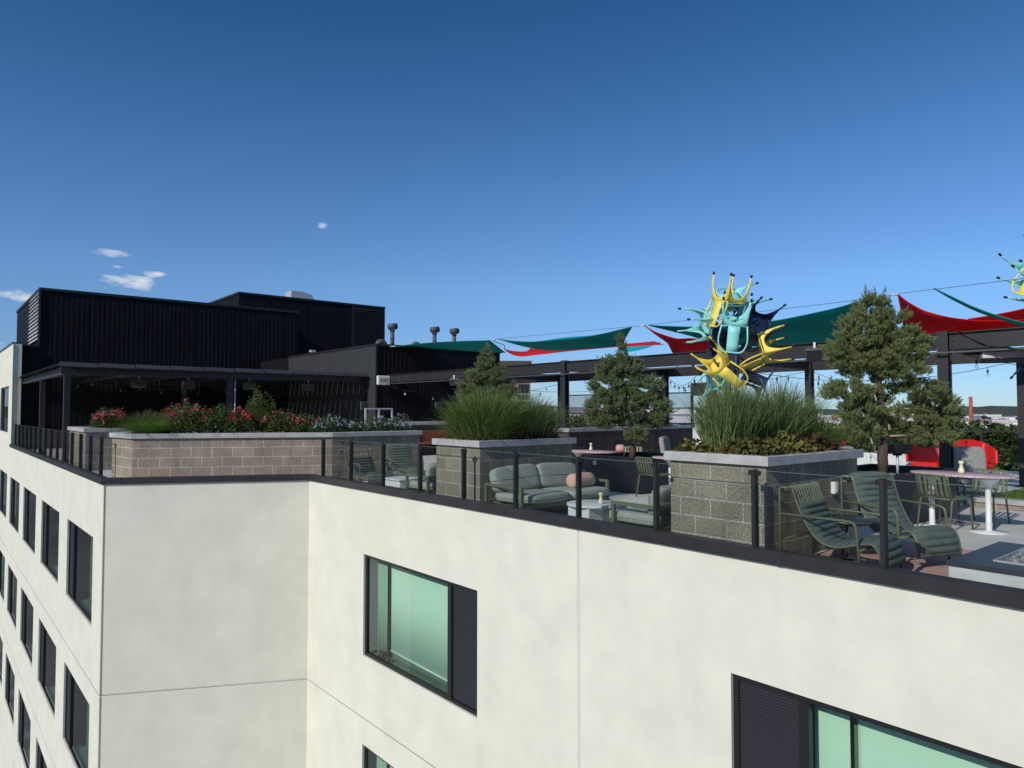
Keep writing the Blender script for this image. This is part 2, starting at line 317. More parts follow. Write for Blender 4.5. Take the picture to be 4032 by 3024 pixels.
# ------------------------------------------------------------------ foliage (numpy)
def build_np(name, V, F, material, parent=None):
    me = bpy.data.meshes.new(name); n = len(V); k = F.shape[1]
    me.vertices.add(n); me.vertices.foreach_set('co', V.astype(np.float32).ravel())
    me.loops.add(F.size); me.loops.foreach_set('vertex_index', F.astype(np.int32).ravel())
    me.polygons.add(len(F)); me.polygons.foreach_set('loop_start', np.arange(0, F.size, k, dtype=np.int32)); me.polygons.foreach_set('loop_total', np.full(len(F), k, dtype=np.int32))
    me.update(calc_edges=True); me.materials.append(MT[material] if isinstance(material, str) else material)
    o = bpy.data.objects.new(name, me); COL.objects.link(o)
    if parent is not None: o.parent = parent
    return o
def unit(a): return a / np.maximum(np.linalg.norm(a, axis=-1, keepdims=True), 1e-9)
def rand_dir(n): return unit(rng.normal(size=(n, 3)))
def blades(n, cx, cy, rx, ry, z, h0, h1, lean, width, outward=.6, seg=5, cone=1.0):
    """arching grass blades as tapered ribbons"""
    a = rng.uniform(0, 2*PI, n); q = np.sqrt(rng.uniform(0, 1, n))
    bx = cx + q*rx*np.cos(a); by = cy + q*ry*np.sin(a)
    dirh = np.stack([np.cos(a), np.sin(a)], 1)*outward + rng.normal(size=(n, 2))*.5; dirh = unit(dirh)
    h = rng.uniform(h0, h1, n)*(1-.25*q*cone); ln = lean*(0.35+q)*rng.uniform(.4, 1.3, n)
    side = np.stack([-dirh[:, 1], dirh[:, 0]], 1); tw = rng.normal(size=(n, 2))*.6; side = unit(side+tw)
    V = np.zeros((n, seg+1, 2, 3)); 
    for i in range(seg+1):
        t = i/seg; out = ln*t**1.9; zz = h*(t - .18*t**4*np.minimum(ln/h*1.6, 2.2)); wd = width*(1-t**1.5)+.0008
        px = bx + dirh[:, 0]*out; py = by + dirh[:, 1]*out
        for s_, sg in ((0, -1), (1, 1)):
            V[:, i, s_, 0] = px + side[:, 0]*wd*sg; V[:, i, s_, 1] = py + side[:, 1]*wd*sg; V[:, i, s_, 2] = z+zz
    V = V.reshape(-1, 3); base = (np.arange(n)*(seg+1)*2)[:, None, None]; f = np.array([[2*i, 2*i+1, 2*i+3, 2*i+2] for i in range(seg)])
    return V, (base+f[None]).reshape(-1, 4)
def leaves(C, size, aspect=.6, up=.3, fold=.25):
    n = len(C); d = rand_dir(n); d[:, 2] = d[:, 2]*.6+up; d = unit(d); s_ = unit(np.cross(d, rand_dir(n))); nn = np.cross(d, s_)
    L_ = size*rng.uniform(.6, 1.3, n)[:, None]; W = L_*aspect*.5
    V = np.stack([C, C+d*L_*.5+s_*W+nn*L_*fold*.5, C+d*L_, C+d*L_*.5-s_*W+nn*L_*fold*.5], 1).reshape(-1, 3)
    F = (np.arange(n)*4)[:, None]+np.array([0, 1, 2, 3]); return V, F
def blobpts(n, c, r, shell=.55):
    d = rand_dir(n); q = rng.uniform(shell, 1, n)[:, None]**.7; return np.array(c)+d*q*np.array(r)
def cat(*parts):
    V = []; F = []; o = 0
    for v, f in parts: V.append(v); F.append(f+o); o += len(v)
    return np.concatenate(V), np.concatenate(F)
def tufts(C, D, ln, nneed, nlen, wid):
    """needle-covered shoots: C centres, D directions"""
    n = len(C); t = rng.uniform(0, 1, (n, nneed)); base = C[:, None]+D[:, None]*(t*ln)[..., None]
    rd = rand_dir(n*nneed).reshape(n, nneed, 3); rd = unit(rd+D[:, None]*.9)
    s_ = unit(np.cross(rd, rand_dir(n*nneed).reshape(n, nneed, 3))); nl = nlen*rng.uniform(.7, 1.2, (n, nneed, 1))*(1.15-.4*t[..., None])
    V = np.stack([base-s_*wid, base+s_*wid, base+rd*nl], 2).reshape(-1, 3); return V, np.arange(len(V)).reshape(-1, 3)
CR = np.array([math.sin(R_(50.2)), -math.cos(R_(50.2)), 0]); CD = np.array([math.cos(R_(50.2)), math.sin(R_(50.2)), 0])
def pine(label, loc, blobs, trunk, limbs, material='needle', dens=1.0, spikes=(), nlen=.035, shoot=.075, group='pine trees in planters'):
    """blobs: (across, z, depth, r_across, r_z, n); across runs along one horizontal axis of the crown"""
    t = thing('pine_tree', label, 'pine tree', loc, 0, group); P = []; z0 = loc[2]
    C = []; D = []
    for a, z, d, ra, rz_, n in blobs:
        n = int(n*dens*1.7); dd = rand_dir(n); q = rng.uniform(.25, 1, n)[:, None]**.5
        # clumpy surface: push shoots into sub-lobes
        k = max(5, n//34); lob = rand_dir(k); near = lob[np.argmax(dd@lob.T, 1)]; dd = unit(dd*.62+near*.55+rng.normal(size=dd.shape)*.06); q = q*(1+.12*rng.normal(size=(n, 1)))
        loc3 = CR*a+CD*d+np.array([0, 0, z-z0]); rad = dd[:, [0]]*ra*CR+dd[:, [1]]*ra*CD+dd[:, [2]]*np.array([0, 0, rz_])
        C.append(loc3+rad*q); dr = unit(rad*np.array([1, 1, .5])+np.array([0, 0, .75*ra])+rng.normal(size=(n, 3))*.25*ra); D.append(dr)
    for a, z, h in spikes:
        m = int(h/.03); C.append(np.stack([CR*a+np.array([rng.normal()*.01, rng.normal()*.01, z-z0+h*i/m]) for i in range(m)])); D.append(np.tile([0, 0, 1.], (m, 1))+rng.normal(size=(m, 3))*.12)
    C = np.concatenate(C); D = unit(np.concatenate(D)); V, F = tufts(C, D, shoot, 30, nlen*1.15, .0032)
    cr = build_np('crown', V, F, material, t)
    tm = MB(); pth = [Vector(CR)*a+Vector(CD)*d+Vector((0, 0, z-z0)) for a, z, d, r in trunk]; tm.tube(pth, [p[3] for p in trunk], 9)
    tr_ = tm.build('trunk', 'bark', t)
    lm = MB()
    for l_ in limbs: lm.tube([Vector(CR)*a+Vector(CD)*d+Vector((0, 0, z-z0)) for a, z, d, r in l_], [p[3] for p in l_], 6)
    if limbs: lm.build('branch', 'dead' if material == 'needle' else 'bark', t)
    return t

# ------------------------------------------------------------------ ground and far terrain
GZ = -22.0
m = MB(); n_ = 96; rr = [0, 60, 300, 1200, 5000, 16000]
V = [(0, 0, GZ)] + [(r*math.cos(2*PI*k/n_), r*math.sin(2*PI*k/n_), GZ) for r in rr[1:] for k in range(n_)]
F = [(0, 1+k, 1+(k+1) % n_) for k in range(n_)] + [(1+i*n_+k, 1+(i+1)*n_+k, 1+(i+1)*n_+(k+1) % n_, 1+i*n_+(k+1) % n_) for i in range(len(rr)-2) for k in range(n_)]
m.add(V, F); MT['ground'] = mat('street_ground', (.16, .15, .135), .95, noise=(.03, .4), detail=8)
struct(m.build('ground', 'ground'))
m = MB(); rows = [[], [], [], []]
for i in range(181):
    a = R_(-40+i*.75); r0 = 2600+300*math.sin(a*5); hh = 14+7*math.sin(a*7+1)+4*math.sin(a*23)+1.5*rng.normal()
    for j, (r, h) in enumerate(((r0, 0), (r0+250, hh*.6), (r0+600, hh+22), (r0+1800, 4))): rows[j].append((r*math.cos(a), r*math.sin(a), GZ+h))
m.grid(rows); MT['hill'] = mat('wooded_hill', (.05, .062, .04), .95, noise=(.012, .5), detail=8)
struct(m.build('hills', 'hill'))

# ------------------------------------------------------------------ hotel building
hotel = thing('hotel_building', 'off-white stucco hotel facade with rows of black-framed windows', 'building', (6.33, 14.26, GZ))
def wall(mb, jm, P0, du, nrm, panels, ops, depth=.085):
    P0 = Vector((*P0, 0)); du = Vector((*du, 0)); nr = Vector((*nrm, 0)); flip = du.cross(Vector((0, 0, 1))).dot(nr) < 0
    def quad(t, a, b, c, d): t.add([a, b, c, d], [(0, 1, 2, 3) if not flip else (3, 2, 1, 0)])
    pt = lambda u, z, dp=0: P0+du*u+Vector((0, 0, z))-nr*dp
    for (u0, u1, z0, z1) in panels:
        oo = [o for o in ops if o[0] < u1 and o[1] > u0 and o[2] < z1 and o[3] > z0]
        us = sorted({u0, u1, *[min(max(v, u0), u1) for o in oo for v in o[:2]]}); zs = sorted({z0, z1, *[min(max(v, z0), z1) for o in oo for v in o[2:]]})
        for a, b in zip(us, us[1:]):
            for c, d in zip(zs, zs[1:]):
                um, zm = (a+b)/2, (c+d)/2
                if any(o[0] < um < o[1] and o[2] < zm < o[3] for o in oo): continue
                quad(mb, pt(a, c), pt(b, c), pt(b, d), pt(a, d))
        for o in oo:
            a, b, c, d = o
            quad(mb, pt(a, c), pt(a, d), pt(a, d, depth), pt(a, c, depth)); quad(mb, pt(b, d), pt(b, c), pt(b, c, depth), pt(b, d, depth))
            quad(mb, pt(b, c), pt(a, c), pt(a, c, depth), pt(b, c, depth)); quad(mb, pt(a, d), pt(b, d), pt(b, d, depth), pt(a, d, depth))
        e = .007  # chamfered panel edge
        quad(mb, pt(u0, z0, e), pt(u1, z0, e), pt(u1, z0), pt(u0, z0)); quad(mb, pt(u0, z1), pt(u1, z1), pt(u1, z1, e), pt(u0, z1, e))
        quad(mb, pt(u0, z0, e), pt(u0, z0), pt(u0, z1), pt(u0, z1, e)); quad(mb, pt(u1, z0), pt(u1, z0, e), pt(u1, z1, e), pt(u1, z1))
        quad(jm, pt(u0-.02, z0-.02, e), pt(u1+.02, z0-.02, e), pt(u1+.02, z0+.03, e), pt(u0-.02, z0+.03, e))
        quad(jm, pt(u1-.01, z0, e+.001), pt(u1+.03, z0, e+.001), pt(u1+.03, z1, e+.001), pt(u1-.01, z1, e+.001))
JZ = [.124, -3.994, -7.42, -10.85, -14.27, GZ]; g = .014
wm = MB(); jm = MB()
FL = [(-1.042-3.43*k, -2.884-3.43*k) for k in range(3)]
opsA = [(14.26-a, 14.26-b, zb, zt) for zt, zb in FL for a, b in ((11.855, 8.39), (4.16, .70))]
us = [(0, 7.935), (7.975, 18.8)]
wall(wm, jm, (6.33, 14.26), (0, -1), (-1, 0), [(a, b, z1+g, z0-(g if z0 < 0 else 0)) for a, b in us for z0, z1 in zip(JZ, JZ[1:])], opsA)
dC = Vector((3.15, -1.61)).normalized()
wall(wm, jm, (2.83, 16.05), dC, (-.455, -.8905), [(.0, 3.931, z1+g, z0-(g if z0 < 0 else 0)) for z0, z1 in zip(JZ, JZ[1:])], [])
BW = [(20.31+4.74*k, 16.98+4.74*k-(.0 if k == 0 else .1)) for k in range(7)]
opsB = [(51.06-a, 51.06-b, zb, zt) for zt, zb in FL for a, b in BW] + [(51.06-39.96, 51.06-36.08, .66, 2.6)]
wall(wm, jm, (2.83, 51.06), (0, -1), (-1, 0), [(0, 16.32, JZ[1]+g, 4.264)]+[(16.32, 35.01, JZ[1]+g, .124)]+[(0, 35.01, z1+g, z0-g) for z0, z1 in zip(JZ[1:], JZ[2:])], opsB)
wm.box(2.844, 34.74, .124, 3.13, 34.75, 4.264); wm.box(3.12, 34.751, .15, 3.13, 51, 4.264)
# inner faces of the parapet
path = [(2.83, 34.74), (2.83, 16.05), (6.33, 14.26), (6.33, -4)]
def offs(d):
    nr = [Vector((1, 0)), Vector((.455, .8905)), Vector((1, 0))]; P = [Vector(p) for p in path]; o = [P[0]+nr[0]*d]
    for i in (1, 2):
        b = (nr[i-1]+nr[i]); b = b/ (b.dot(nr[i])); o.append(P[i]+b*d)
    o.append(P[3]+nr[2]*d); return o
def band(mb, d0, d1, z0, z1):
    a, b = offs(d0), offs(d1)
    for i in range(3): mb.prism([tuple(a[i]), tuple(a[i+1]), tuple(b[i+1]), tuple(b[i])], z0, z1)
band(wm, .05, .075, .0, .122)
wm.build('wall', 'stucco', hotel, world=True); jm.build('panel_joint', 'joint', hotel, world=True)
cp = MB(); band(cp, -.04, .10, .124, .251); cp.box(2.80, 34.742, 4.264, 3.17, 51, 4.33); sm = cp; pa, pb = offs(-.0425), offs(.1025)
for i in range(3):
    e_ = pa[i+1]-pa[i]; kk = int(e_.length/3.05)
    for k in range(kk+1):
        u0 = (k+.5)/(kk+1); q0, q1 = pa[i].lerp(pa[i+1], u0), pb[i].lerp(pb[i+1], u0); dd = e_.normalized()*.03; sm.prism([tuple(q0-dd), tuple(q0+dd), tuple(q1+dd), tuple(q1-dd)], .122, .2535)
cp.build('coping', 'coping', hotel, world=True)
def window(X, ya, yb, zt, zb, lou_hi, bright, curtain=False):
    X1 = X+.04; fw = .06; f = MB(); lw = .75
    ym = ya-lw if lou_hi else yb+lw
    f.box(X1, ya-fw, zb, X1+.06, ya, zt); f.box(X1, yb, zb, X1+.06, yb+fw, zt); f.box(X1, yb+fw, zt-fw, X1+.06, ya-fw, zt); f.box(X1, yb+fw, zb, X1+.06, ya-fw, zb+fw)
    f.box(X1-.012, ym-.05, zb+fw, X1+.058, ym+.05, zt-fw)
    w_ = f.build('window', 'frame', hotel, world=True)
    la, lb = (ya-fw, ym+.05) if lou_hi else (ym-.05, yb+fw)
    l_ = MB(); nz = int((zt-zb)/.032); 
    for k in range(nz):
        z = zb+fw+(zt-zb-2*fw)*k/nz; l_.add([(X1+.042, lb, z), (X1+.042, la, z), (X1+.02, la, z+.011), (X1+.02, lb, z+.011), (X1+.02, la, z+.02), (X1+.02, lb, z+.02), (X1+.042, la, z+.031), (X1+.042, lb, z+.031)], [(0, 1, 2, 3), (3, 2, 4, 5), (5, 4, 6, 7)])
    l_.build('vent_louver', 'louver', w_, world=True)
    ga, gb = (ym-.05, yb+fw) if lou_hi else (ya-fw, ym+.05)
    MB().box(X1+.024, gb, zb+fw, X1+.034, ga, zt-fw).build('pane', 'winglass' if bright else 'winglass_dark', w_, world=True)
    MB().box(X1+.065, yb-.12, zt+.03, X1+.34, ya+.12, zt+.1).box(X1+.065, yb-.12, zb-.1, X1+.34, ya+.12, zb-.002).box(X1+.34, yb-.12, zb-.15, X1+2.6, ya+.12, zt+.12).build('room_interior', 'room' if bright else 'roomd', w_, world=True)
    sh = MB()
    if bright:
        s0, s1 = (gb+.02, ga-.42) if not lou_hi else (gb+.02, ga-.32)
        rows = [[(X1+.27+.0008*math.sin(k*.35+j), s0+(s1-s0)*k/48, zb+.11+.03*k/48+(zt-zb-.11)*j) for k in range(49)] for j in (0, 1)]
        sh.grid(rows, .004); sh.tube([(X1+.265, s0, zb+.115), (X1+.265, s1, zb+.145)], .014); sh.build('roller_blind', 'shade', w_, world=True)
        c = MB(); rows = [[(X1+.22+(.001 if lou_hi else .012)*math.sin(k*.9), s1+.05+.34*k/20, zb+.03+(zt-zb)*j) for k in range(21)] for j in (0, 1)]; c.grid(rows, .004); c.build('curtain', 'shade' if lou_hi else 'curtain', w_, world=True)
    else:
        rows = [[(X1+.16+.02*math.sin(k*1.2), gb+.02+.5*k/20, zb+.03+(zt-zb)*j) for k in range(21)] for j in (0, 1)]; sh.grid(rows, .004); sh.build('curtain', 'curtain', w_, world=True)
    return w_
for zt, zb in FL:
    window(6.33, 11.855, 8.39, zt, zb, False, True); window(6.33, 4.16, .70, zt, zb, True, True)
    for a, b in BW: window(2.83, a, b, zt, zb, True, False)
window(2.83, 39.96, 36.08, 2.6, .66, True, False)
for yy_, r_, h_, lb_ in ((11.45, .06, .15, 'small dark grey jug on the sill of the upper left guest room window'), (11.22, .05, .10, 'round dark grey pot on the sill of the upper left guest room window')):
    o_ = MB().lathe([(r_*.7, 0), (r_, h_*.4), (r_*.9, h_*.8), (r_*.5, h_)], 0, 0, 16).build('pot', 'coping'); tag(o_, lb_, 'pot'); o_.location = (6.33+.16, yy_, -2.88)

# roof deck and its surfaces
m = MB(); pi_ = offs(.075); m.prism([(22, -5), (22, 51), (3.11, 51), (3.11, 34.75), (2.905, 34.74)] + [tuple(p) for p in pi_[1:3]] + [(pi_[3][0], -5)], -.3, 0)
struct(m.build('roof_deck', 'concrete'))
m = MB(); m.add([(6.42, 1.0, .004), (9.25, 1.0, .004), (9.25, 3.95, .004), (6.42, 3.95, .004)], [(0, 1, 2, 3)]); struct(m.build('pink_deck_paving', 'pink'))
m = MB(); m.add([(13.62, -4.5, .12), (18.6, -4.5, .12), (18.6, 4.2, .12), (13.62, 4.2, .12)], [(0, 1, 2, 3)]); struct(m.build('lawn_ground', 'turf'))
V, F = blades(30000, 0, 0, 1, 1, 0, .04, .075, .03, .004, seg=2); 
n = 30000; off = np.stack([rng.uniform(13.64, 18.5, n), rng.uniform(-1.5, 4.15, n), np.full(n, .12)], 1); base = V.reshape(n, -1, 3); base = base-base[:, :1]+off[:, None]
o = build_np('lawn', base.reshape(-1, 3), F, 'lawn'); o['kind'] = 'stuff'; o['label'] = 'short green lawn growing behind the low stone kerb'; o['category'] = 'grass'
m = MB(); m.box(13.38, -4.6, .0, 13.6, 4.3, .085, bev=.006); struct(m.build('planting_kerb', 'cmu', uv=True))
m = MB(); m.box(13.35, -4.6, .087, 13.63, 4.3, .165, bev=.008); struct(m.build('kerb_cap', 'cap'))

# ------------------------------------------------------------------ black roof-top blocks
def siding(mb, x0, x1, y, z0, z1, step=.19):
    k = int((x1-x0)/step); q_ = x0+1.6
    while q_ < x1: mb.box(q_-.05, y-.011, z0, q_+.05, y-.002, z1); q_ += 2.3+.25*math.sin(q_*3)
    for i in range(k):
        x = x0+(x1-x0)*(i+.5)/k; mb.add([(x-.04, y, z0), (x-.02, y-.006, z0), (x+.02, y-.006, z0), (x+.04, y, z0), (x-.04, y, z1), (x-.02, y-.006, z1), (x+.02, y-.006, z1), (x+.04, y, z1)], [(0, 1, 5, 4), (1, 2, 6, 5), (2, 3, 7, 6)])
b1 = thing('penthouse_block', 'big black ribbed-metal penthouse at the left with white louvres on its end', 'building', (3.72, 34.91, 0))
m = MB(); m.box(3.72, 34.91, 0, 14.76, 44, 6.55); m.box(3.14, 34.91, 0, 3.718, 40, 4.19); siding(m, 3.83, 14.74, 34.909, 0, 6.42); siding(m, 3.16, 3.70, 34.909, 0, 4.16); m.build('wall', 'siding', b1, world=True)
m = MB(); m.box(3.68, 34.86, 6.55, 14.82, 44.04, 6.66); m.box(3.175, 34.86, 4.19, 3.715, 40, 4.264); m.box(3.67, 34.855, 4.27, 3.745, 34.905, 6.55); m.build('roof_trim', 'black', b1, world=True)
m = MB()
for k in range(13):
    z = 4.51+k*.158; m.add([(3.71, 34.97, z), (3.71, 38.0, z), (3.61, 38.0, z-.033), (3.61, 34.97, z-.033), (3.71, 34.97, z+.11), (3.71, 38.0, z+.11)], [(0, 1, 2, 3), (3, 2, 5, 4), (0, 3, 4), (1, 5, 2)])
m.build('vent_louver', 'slat', b1, world=True)
b2 = thing('stair_tower_block', 'taller black metal-clad roof block rising behind, with dark louvre panel at its right end', 'building', (12.77, 37.74, 0))
m = MB(); m.box(12.77, 37.74, 3, 21.4, 48, 7.705); siding(m, 12.82, 19.2, 37.739, 4, 7.65); m.build('wall', 'siding', b2, world=True)
m = MB(); m.box(12.71, 37.68, 7.705, 21.46, 48.05, 7.81); m.box(19.27, 37.69, 4, 19.34, 37.73, 7.70); m.box(21.36, 37.69, 4, 21.43, 37.73, 7.70); m.build('roof_trim', 'black', b2, world=True)
m = MB()
for k in range(26):
    z = 4.37+k*.125; m.add([(19.35, 37.73, z+.11), (21.35, 37.73, z+.11), (21.35, 37.66, z), (19.35, 37.66, z)], [(0, 1, 2, 3)])
m.build('vent_louver', 'black', b2, world=True)
b3 = thing('plant_room_block', 'low black roof-top block with a grey side wall, vent pipes standing on it', 'building', (12.9, 23.3, 0))
m = MB(); m.box(12.91, 23.3, 0, 18.75, 34.85, 3.98); siding(m, 13.0, 18.73, 23.299, 0, 3.9, .17); m.build('wall', 'siding', b3, world=True)
m = MB(); m.box(12.89, 23.32, 0, 12.908, 31.4, 3.98); m.build('side_wall', 'siding_grey', b3, world=True)
m = MB(); m.box(12.86, 23.25, 3.98, 18.8, 31.4, 4.05); m.box(12.86, 23.26, 0, 12.93, 23.297, 3.98); m.build('roof_trim', 'black', b3, world=True)
# vents
def gooseneck(x, y, z0, h, label, big):
    t = thing('vent_pipe', label, 'vent pipe', (x, y, z0), 0, 'vent pipes on the black roof')
    m = MB(); m.tube([(0, 0, 0), (0, 0, h)], .085, 14); m.tube([(0, 0, h*.55), (0, 0, h*.6)], .095, 14); m.build('pipe', 'pipe', t)
    m = MB(); m.tube([(-.16, .02, h+.07), (.19, -.02, h+.12)], .13, 14); m.tube([(0, 0, h-.12), (0, 0, h+.05)], .105, 14); m.build('cowl', 'pipe', t)
def elbow(x, y, z0, label):
    t = thing('vent_elbow', label, 'vent pipe', (x, y, z0), 0, 'vent pipes on the black roof')
    m = MB(); P = [(-.17, 0, 0), (-.17, 0, .2)]+[(.17*math.cos(a), 0, .2+.17*math.sin(a)) for a in np.linspace(PI, .15, 8)]+[(.17, 0, .1)]; m.tube(P, .12, 14); m.build('pipe', 'pipe', t)
gooseneck(15.14, 26, 4.05, .95, 'grey vent pipe with T-shaped cowl, nearest the tall black block', 1)
gooseneck(17.25, 26, 4.05, .97, 'grey vent pipe with T-shaped cowl, middle of the three tall ones', 1)
gooseneck(18.3, 26, 4.05, .98, 'grey vent pipe with T-shaped cowl, rightmost of the three tall ones', 1)
elbow(14.62, 26, 4.05, 'squat curved vent elbow beside the louvre panel corner'); elbow(16.31, 26, 4.05, 'squat curved vent elbow between two tall vent pipes')
t = thing('exhaust_hood', 'pale galvanised exhaust hood on top of the tallest black block', 'vent hood', (17.65, 42.2, 7.81)); t.scale = (1.1, 1.1, 1.1)
m = MB(); m.prism([(-.35, -.4), (.35, -.4), (.35, .4), (-.35, .4)], 0, .98); m.build('duct', 'alu', t)
m = MB(); m.add([(.35, -.4, .98), (.35, .4, .98), (.85, .4, .85), (.85, -.4, .85), (1.0, .4, .6), (1.0, -.4, .6), (.55, .4, .2), (.55, -.4, .2), (.35, .4, .2), (.35, -.4, .2)], [(0, 3, 2, 1), (3, 5, 4, 2), (5, 7, 6, 4), (0, 9, 7, 5, 3), (1, 2, 4, 6, 8), (7, 9, 8, 6)]); m.build('hood', 'alu', t)
t = tag(MB().box(-.11, -.1, 0, .11, .1, .09, bev=.01).box(-.05, -.05, -.06, .05, .05, 0).build('roof_light', 'alu'), 'small pale light box on the roof edge of the black block', 'light'); t.location = (13.05, 29.2, 4.1)

# ------------------------------------------------------------------ left canopy
can = thing('slatted_canopy', 'black steel canopy with a slatted roof over the shaded terrace at left', 'pergola', (3.1, 24.1, 0))
m = MB(); y = 24.0; k = 0
while y < 34.5: m.box(3.05, y, 2.90, 12.85, y+.43, 2.93); y += .47
m.build('roof_slat', 'black', can, world=True)
m = MB()
for k in range(10): x = 3.02+k*.985; m.add([(x, 23.72, 2.865), (x+.96, 23.72, 2.85), (x+1.0, 23.98, 2.975), (x+.04, 23.98, 2.99), (x, 23.72, 2.84), (x+.96, 23.72, 2.825)], [(0, 1, 2, 3), (4, 5, 1, 0)])
for k in range(20): m.add([(2.92, 24.3+k*.52, 2.87), (2.92, 24.3+k*.52+.49, 2.87), (3.15, 24.3+k*.52+.49, 2.985), (3.15, 24.3+k*.52, 2.985)], [(0, 3, 2, 1)])
m.build('roof_edge_panel', 'siding_grey', can, world=True)
m = MB(); m.box(3.1, 24.02, 2.64, 12.88, 24.14, 2.88); m.build('beam', 'beam', can, world=True)
m = MB(); m.box(3.18, 24.15, 2.64, 3.3, 34.9, 2.86); m.build('beam', 'siding_grey', can, world=True)
for k in range(5): MB().box(4.9+k*1.7, 24.16, 2.68, 4.98+k*1.7, 34.9, 2.88).build('rafter', 'black', can, world=True)
for x, y in ((3.27, 24.1), (7.9, 24.1), (12.78, 24.1), (3.27, 29.4), (7.9, 29.4)): MB().box(x-.08, y-.08, 0, x+.08, y+.08, 2.64).box(x-.13, y-.13, 0, x+.13, y+.13, .02).build('column', 'beam', can, world=True)
MB().tube([(8.03, 24.0, .4), (8.03, 24.0, 2.6)], .02).build('conduit', 'alu', can, world=True)

# ------------------------------------------------------------------ pergola
per = thing('steel_pergola', 'long dark steel pergola of bolted beams and columns across the terrace', 'pergola', (13.4, 4.57, 0))
def ibeam(mb, a, b, z0, z1, w=.14):
    ax = 1 if abs(b[1]-a[1]) > abs(b[0]-a[0]) else 0
    def bx(w2, za, zb): mb.box(a[0]-(w2 if ax else 0), a[1]-(0 if ax else w2), za, b[0]+(w2 if ax else 0), b[1]+(0 if ax else w2), zb)
    bx(w/2, z0, z0+.016); bx(w/2, z1-.016, z1); bx(.02, z0+.016, z1-.016)
YC = [-.05, 4.57, 9.2, 13.85]
for X_ in (13.4, 17.7):
    ys = ([-4.4]+YC+[23.24]) if X_ == 13.4 else ([-4.4]+YC+[18.5, 23.2])
    for a, b in zip(ys, ys[1:]): m = MB(); ibeam(m, (X_, a+.09), (X_, b-.09 if b < 23 else b), 2.62, 2.91); m.build('beam', 'beam', per, world=True)
    for y in ys[1:-1]:
        m = MB(); z0 = 1.13 if y > 13 else 0; zt = 2.925 if X_ < 15 else 2.9
        m.box(X_-.085, y-.085, z0, X_-.07, y+.085, zt); m.box(X_+.07, y-.085, z0, X_+.085, y+.085, zt); m.box(X_-.07, y-.012, z0, X_+.07, y+.012, zt); m.box(X_-.14, y-.14, z0, X_+.14, y+.14, z0+.02); m.box(X_-.088, y-.1, zt, X_+.088, y+.1, zt+.01)
        c = m.build('column', 'beam', per, world=True)
        for sy in (-.14, .14):
            bm_ = MB()
            for z in (2.69, 2.77, 2.85): bm_.sellip((X_-.0215, y+sy, z), (.014, .016, .016), 1, 1, 8, 6)
            bm_.box(X_-.022, y+sy-.035, 2.65, X_-.0205, y+sy+.035, 2.89)
            bm_.build('bolt_plate', 'beam', c, world=True)
for y in YC+[18.5]: m = MB(); ibeam(m, (13.48, y), (17.62, y), 2.64, 2.86, .12); m.build('cross_beam', 'beam', per, world=True)
m = MB(); m.tube([(13.22, 23.2, 2.56), (13.22, -4, 2.56)], .018, 8)
for k in range(20): m.box(13.21, -3.5+k*1.35, 2.56, 13.23, -3.48+k*1.35, 2.64)
m.build('conduit', 'pipe', per, world=True)

# sloping X brace seen at the right, under the beams
m = MB(); m.bar((13.5, 4.3, 2.56), (17.6, .2, 2.6), .06, .08); m.build('brace', 'beam', per, world=True)

# ------------------------------------------------------------------ shade sails and their cable
def sail(label, material, top, bot, n=18, m_=8, sag=.0, curve=0):
    def res(P, k):
        P = [Vector(p) for p in P]; ln = [0]
        for a, b in zip(P, P[1:]): ln.append(ln[-1]+(b-a).length)
        o = []
        for i in range(k):
            s_ = ln[-1]*i/(k-1); j = max(1, next((q for q in range(1, len(ln)) if ln[q] >= s_-1e-9), len(ln)-1)); t = (s_-ln[j-1])/max(1e-9, ln[j]-ln[j-1])
            # catmull-rom for a smooth hem
            p0, p1, p2, p3 = P[max(j-2, 0)], P[j-1], P[j], P[min(j+1, len(P)-1)]
            o.append(p1*(1)+(p2-p1)*t*.5+(.5*((p2-p0)*t+(2*p0-5*p1+4*p2-p3)*t*t+(3*p1-p0-3*p2+p3)*t**3))*.5)
        return o
    A, B = res(top, n), res(bot, n); rows = []
    for j in range(m_+1):
        v = j/m_; rows.append([a.lerp(b, v)+Vector((0, 0, -sag*4*v*(1-v)*(1-(2*i/(n-1)-1)**2))) for i, (a, b) in enumerate(zip(A, B))])
    mb = MB(); mb.grid(rows, .004)
    hem = MB(); hem.tube(A, .009, 5); hem.tube(B, .009, 5); c = thing('shade_sail', label, 'shade sail', tuple(A[0]), 0, 'shade sails over the pergola')
    mb.build('cloth', material, c, world=True); hem.build('hem_cable', material, c, world=True)
    return c
sail('teal sail stretched from the black plant room to the first peak', 'teal', [(13.4, 22.891, 3.938), (13.4, 22.02, 3.938), (13.4, 20.237, 3.897), (13.4, 18.634, 3.821), (13.4, 17.749, 3.767), (13.4, 17.141, 3.732)],
     [(13.42, 22.85, 3.93), (15.2, 24.6, 4.13), (15.2, 22.953, 3.956), (15.2, 21.136, 3.768), (15.2, 19.757, 3.628), (15.2, 18.585, 3.542)])
sail('long red sail hanging lowest behind the teal sails, left half of the pergola', 'tred', [(16.5, 20.271, 3.837), (16.5, 19.649, 3.713), (16.5, 18.991, 3.668), (16.5, 18.734, 3.78), (16.5, 16.725, 3.62), (16.5, 15.048, 3.61), (16.5, 13.286, 3.604)],
     [(15.5, 19.022, 3.687), (15.5, 18.605, 3.49), (15.5, 18.122, 3.396), (15.5, 17.426, 3.407), (15.5, 16.121, 3.428), (15.5, 14.136, 3.435), (15.5, 12.167, 3.38)], 28)
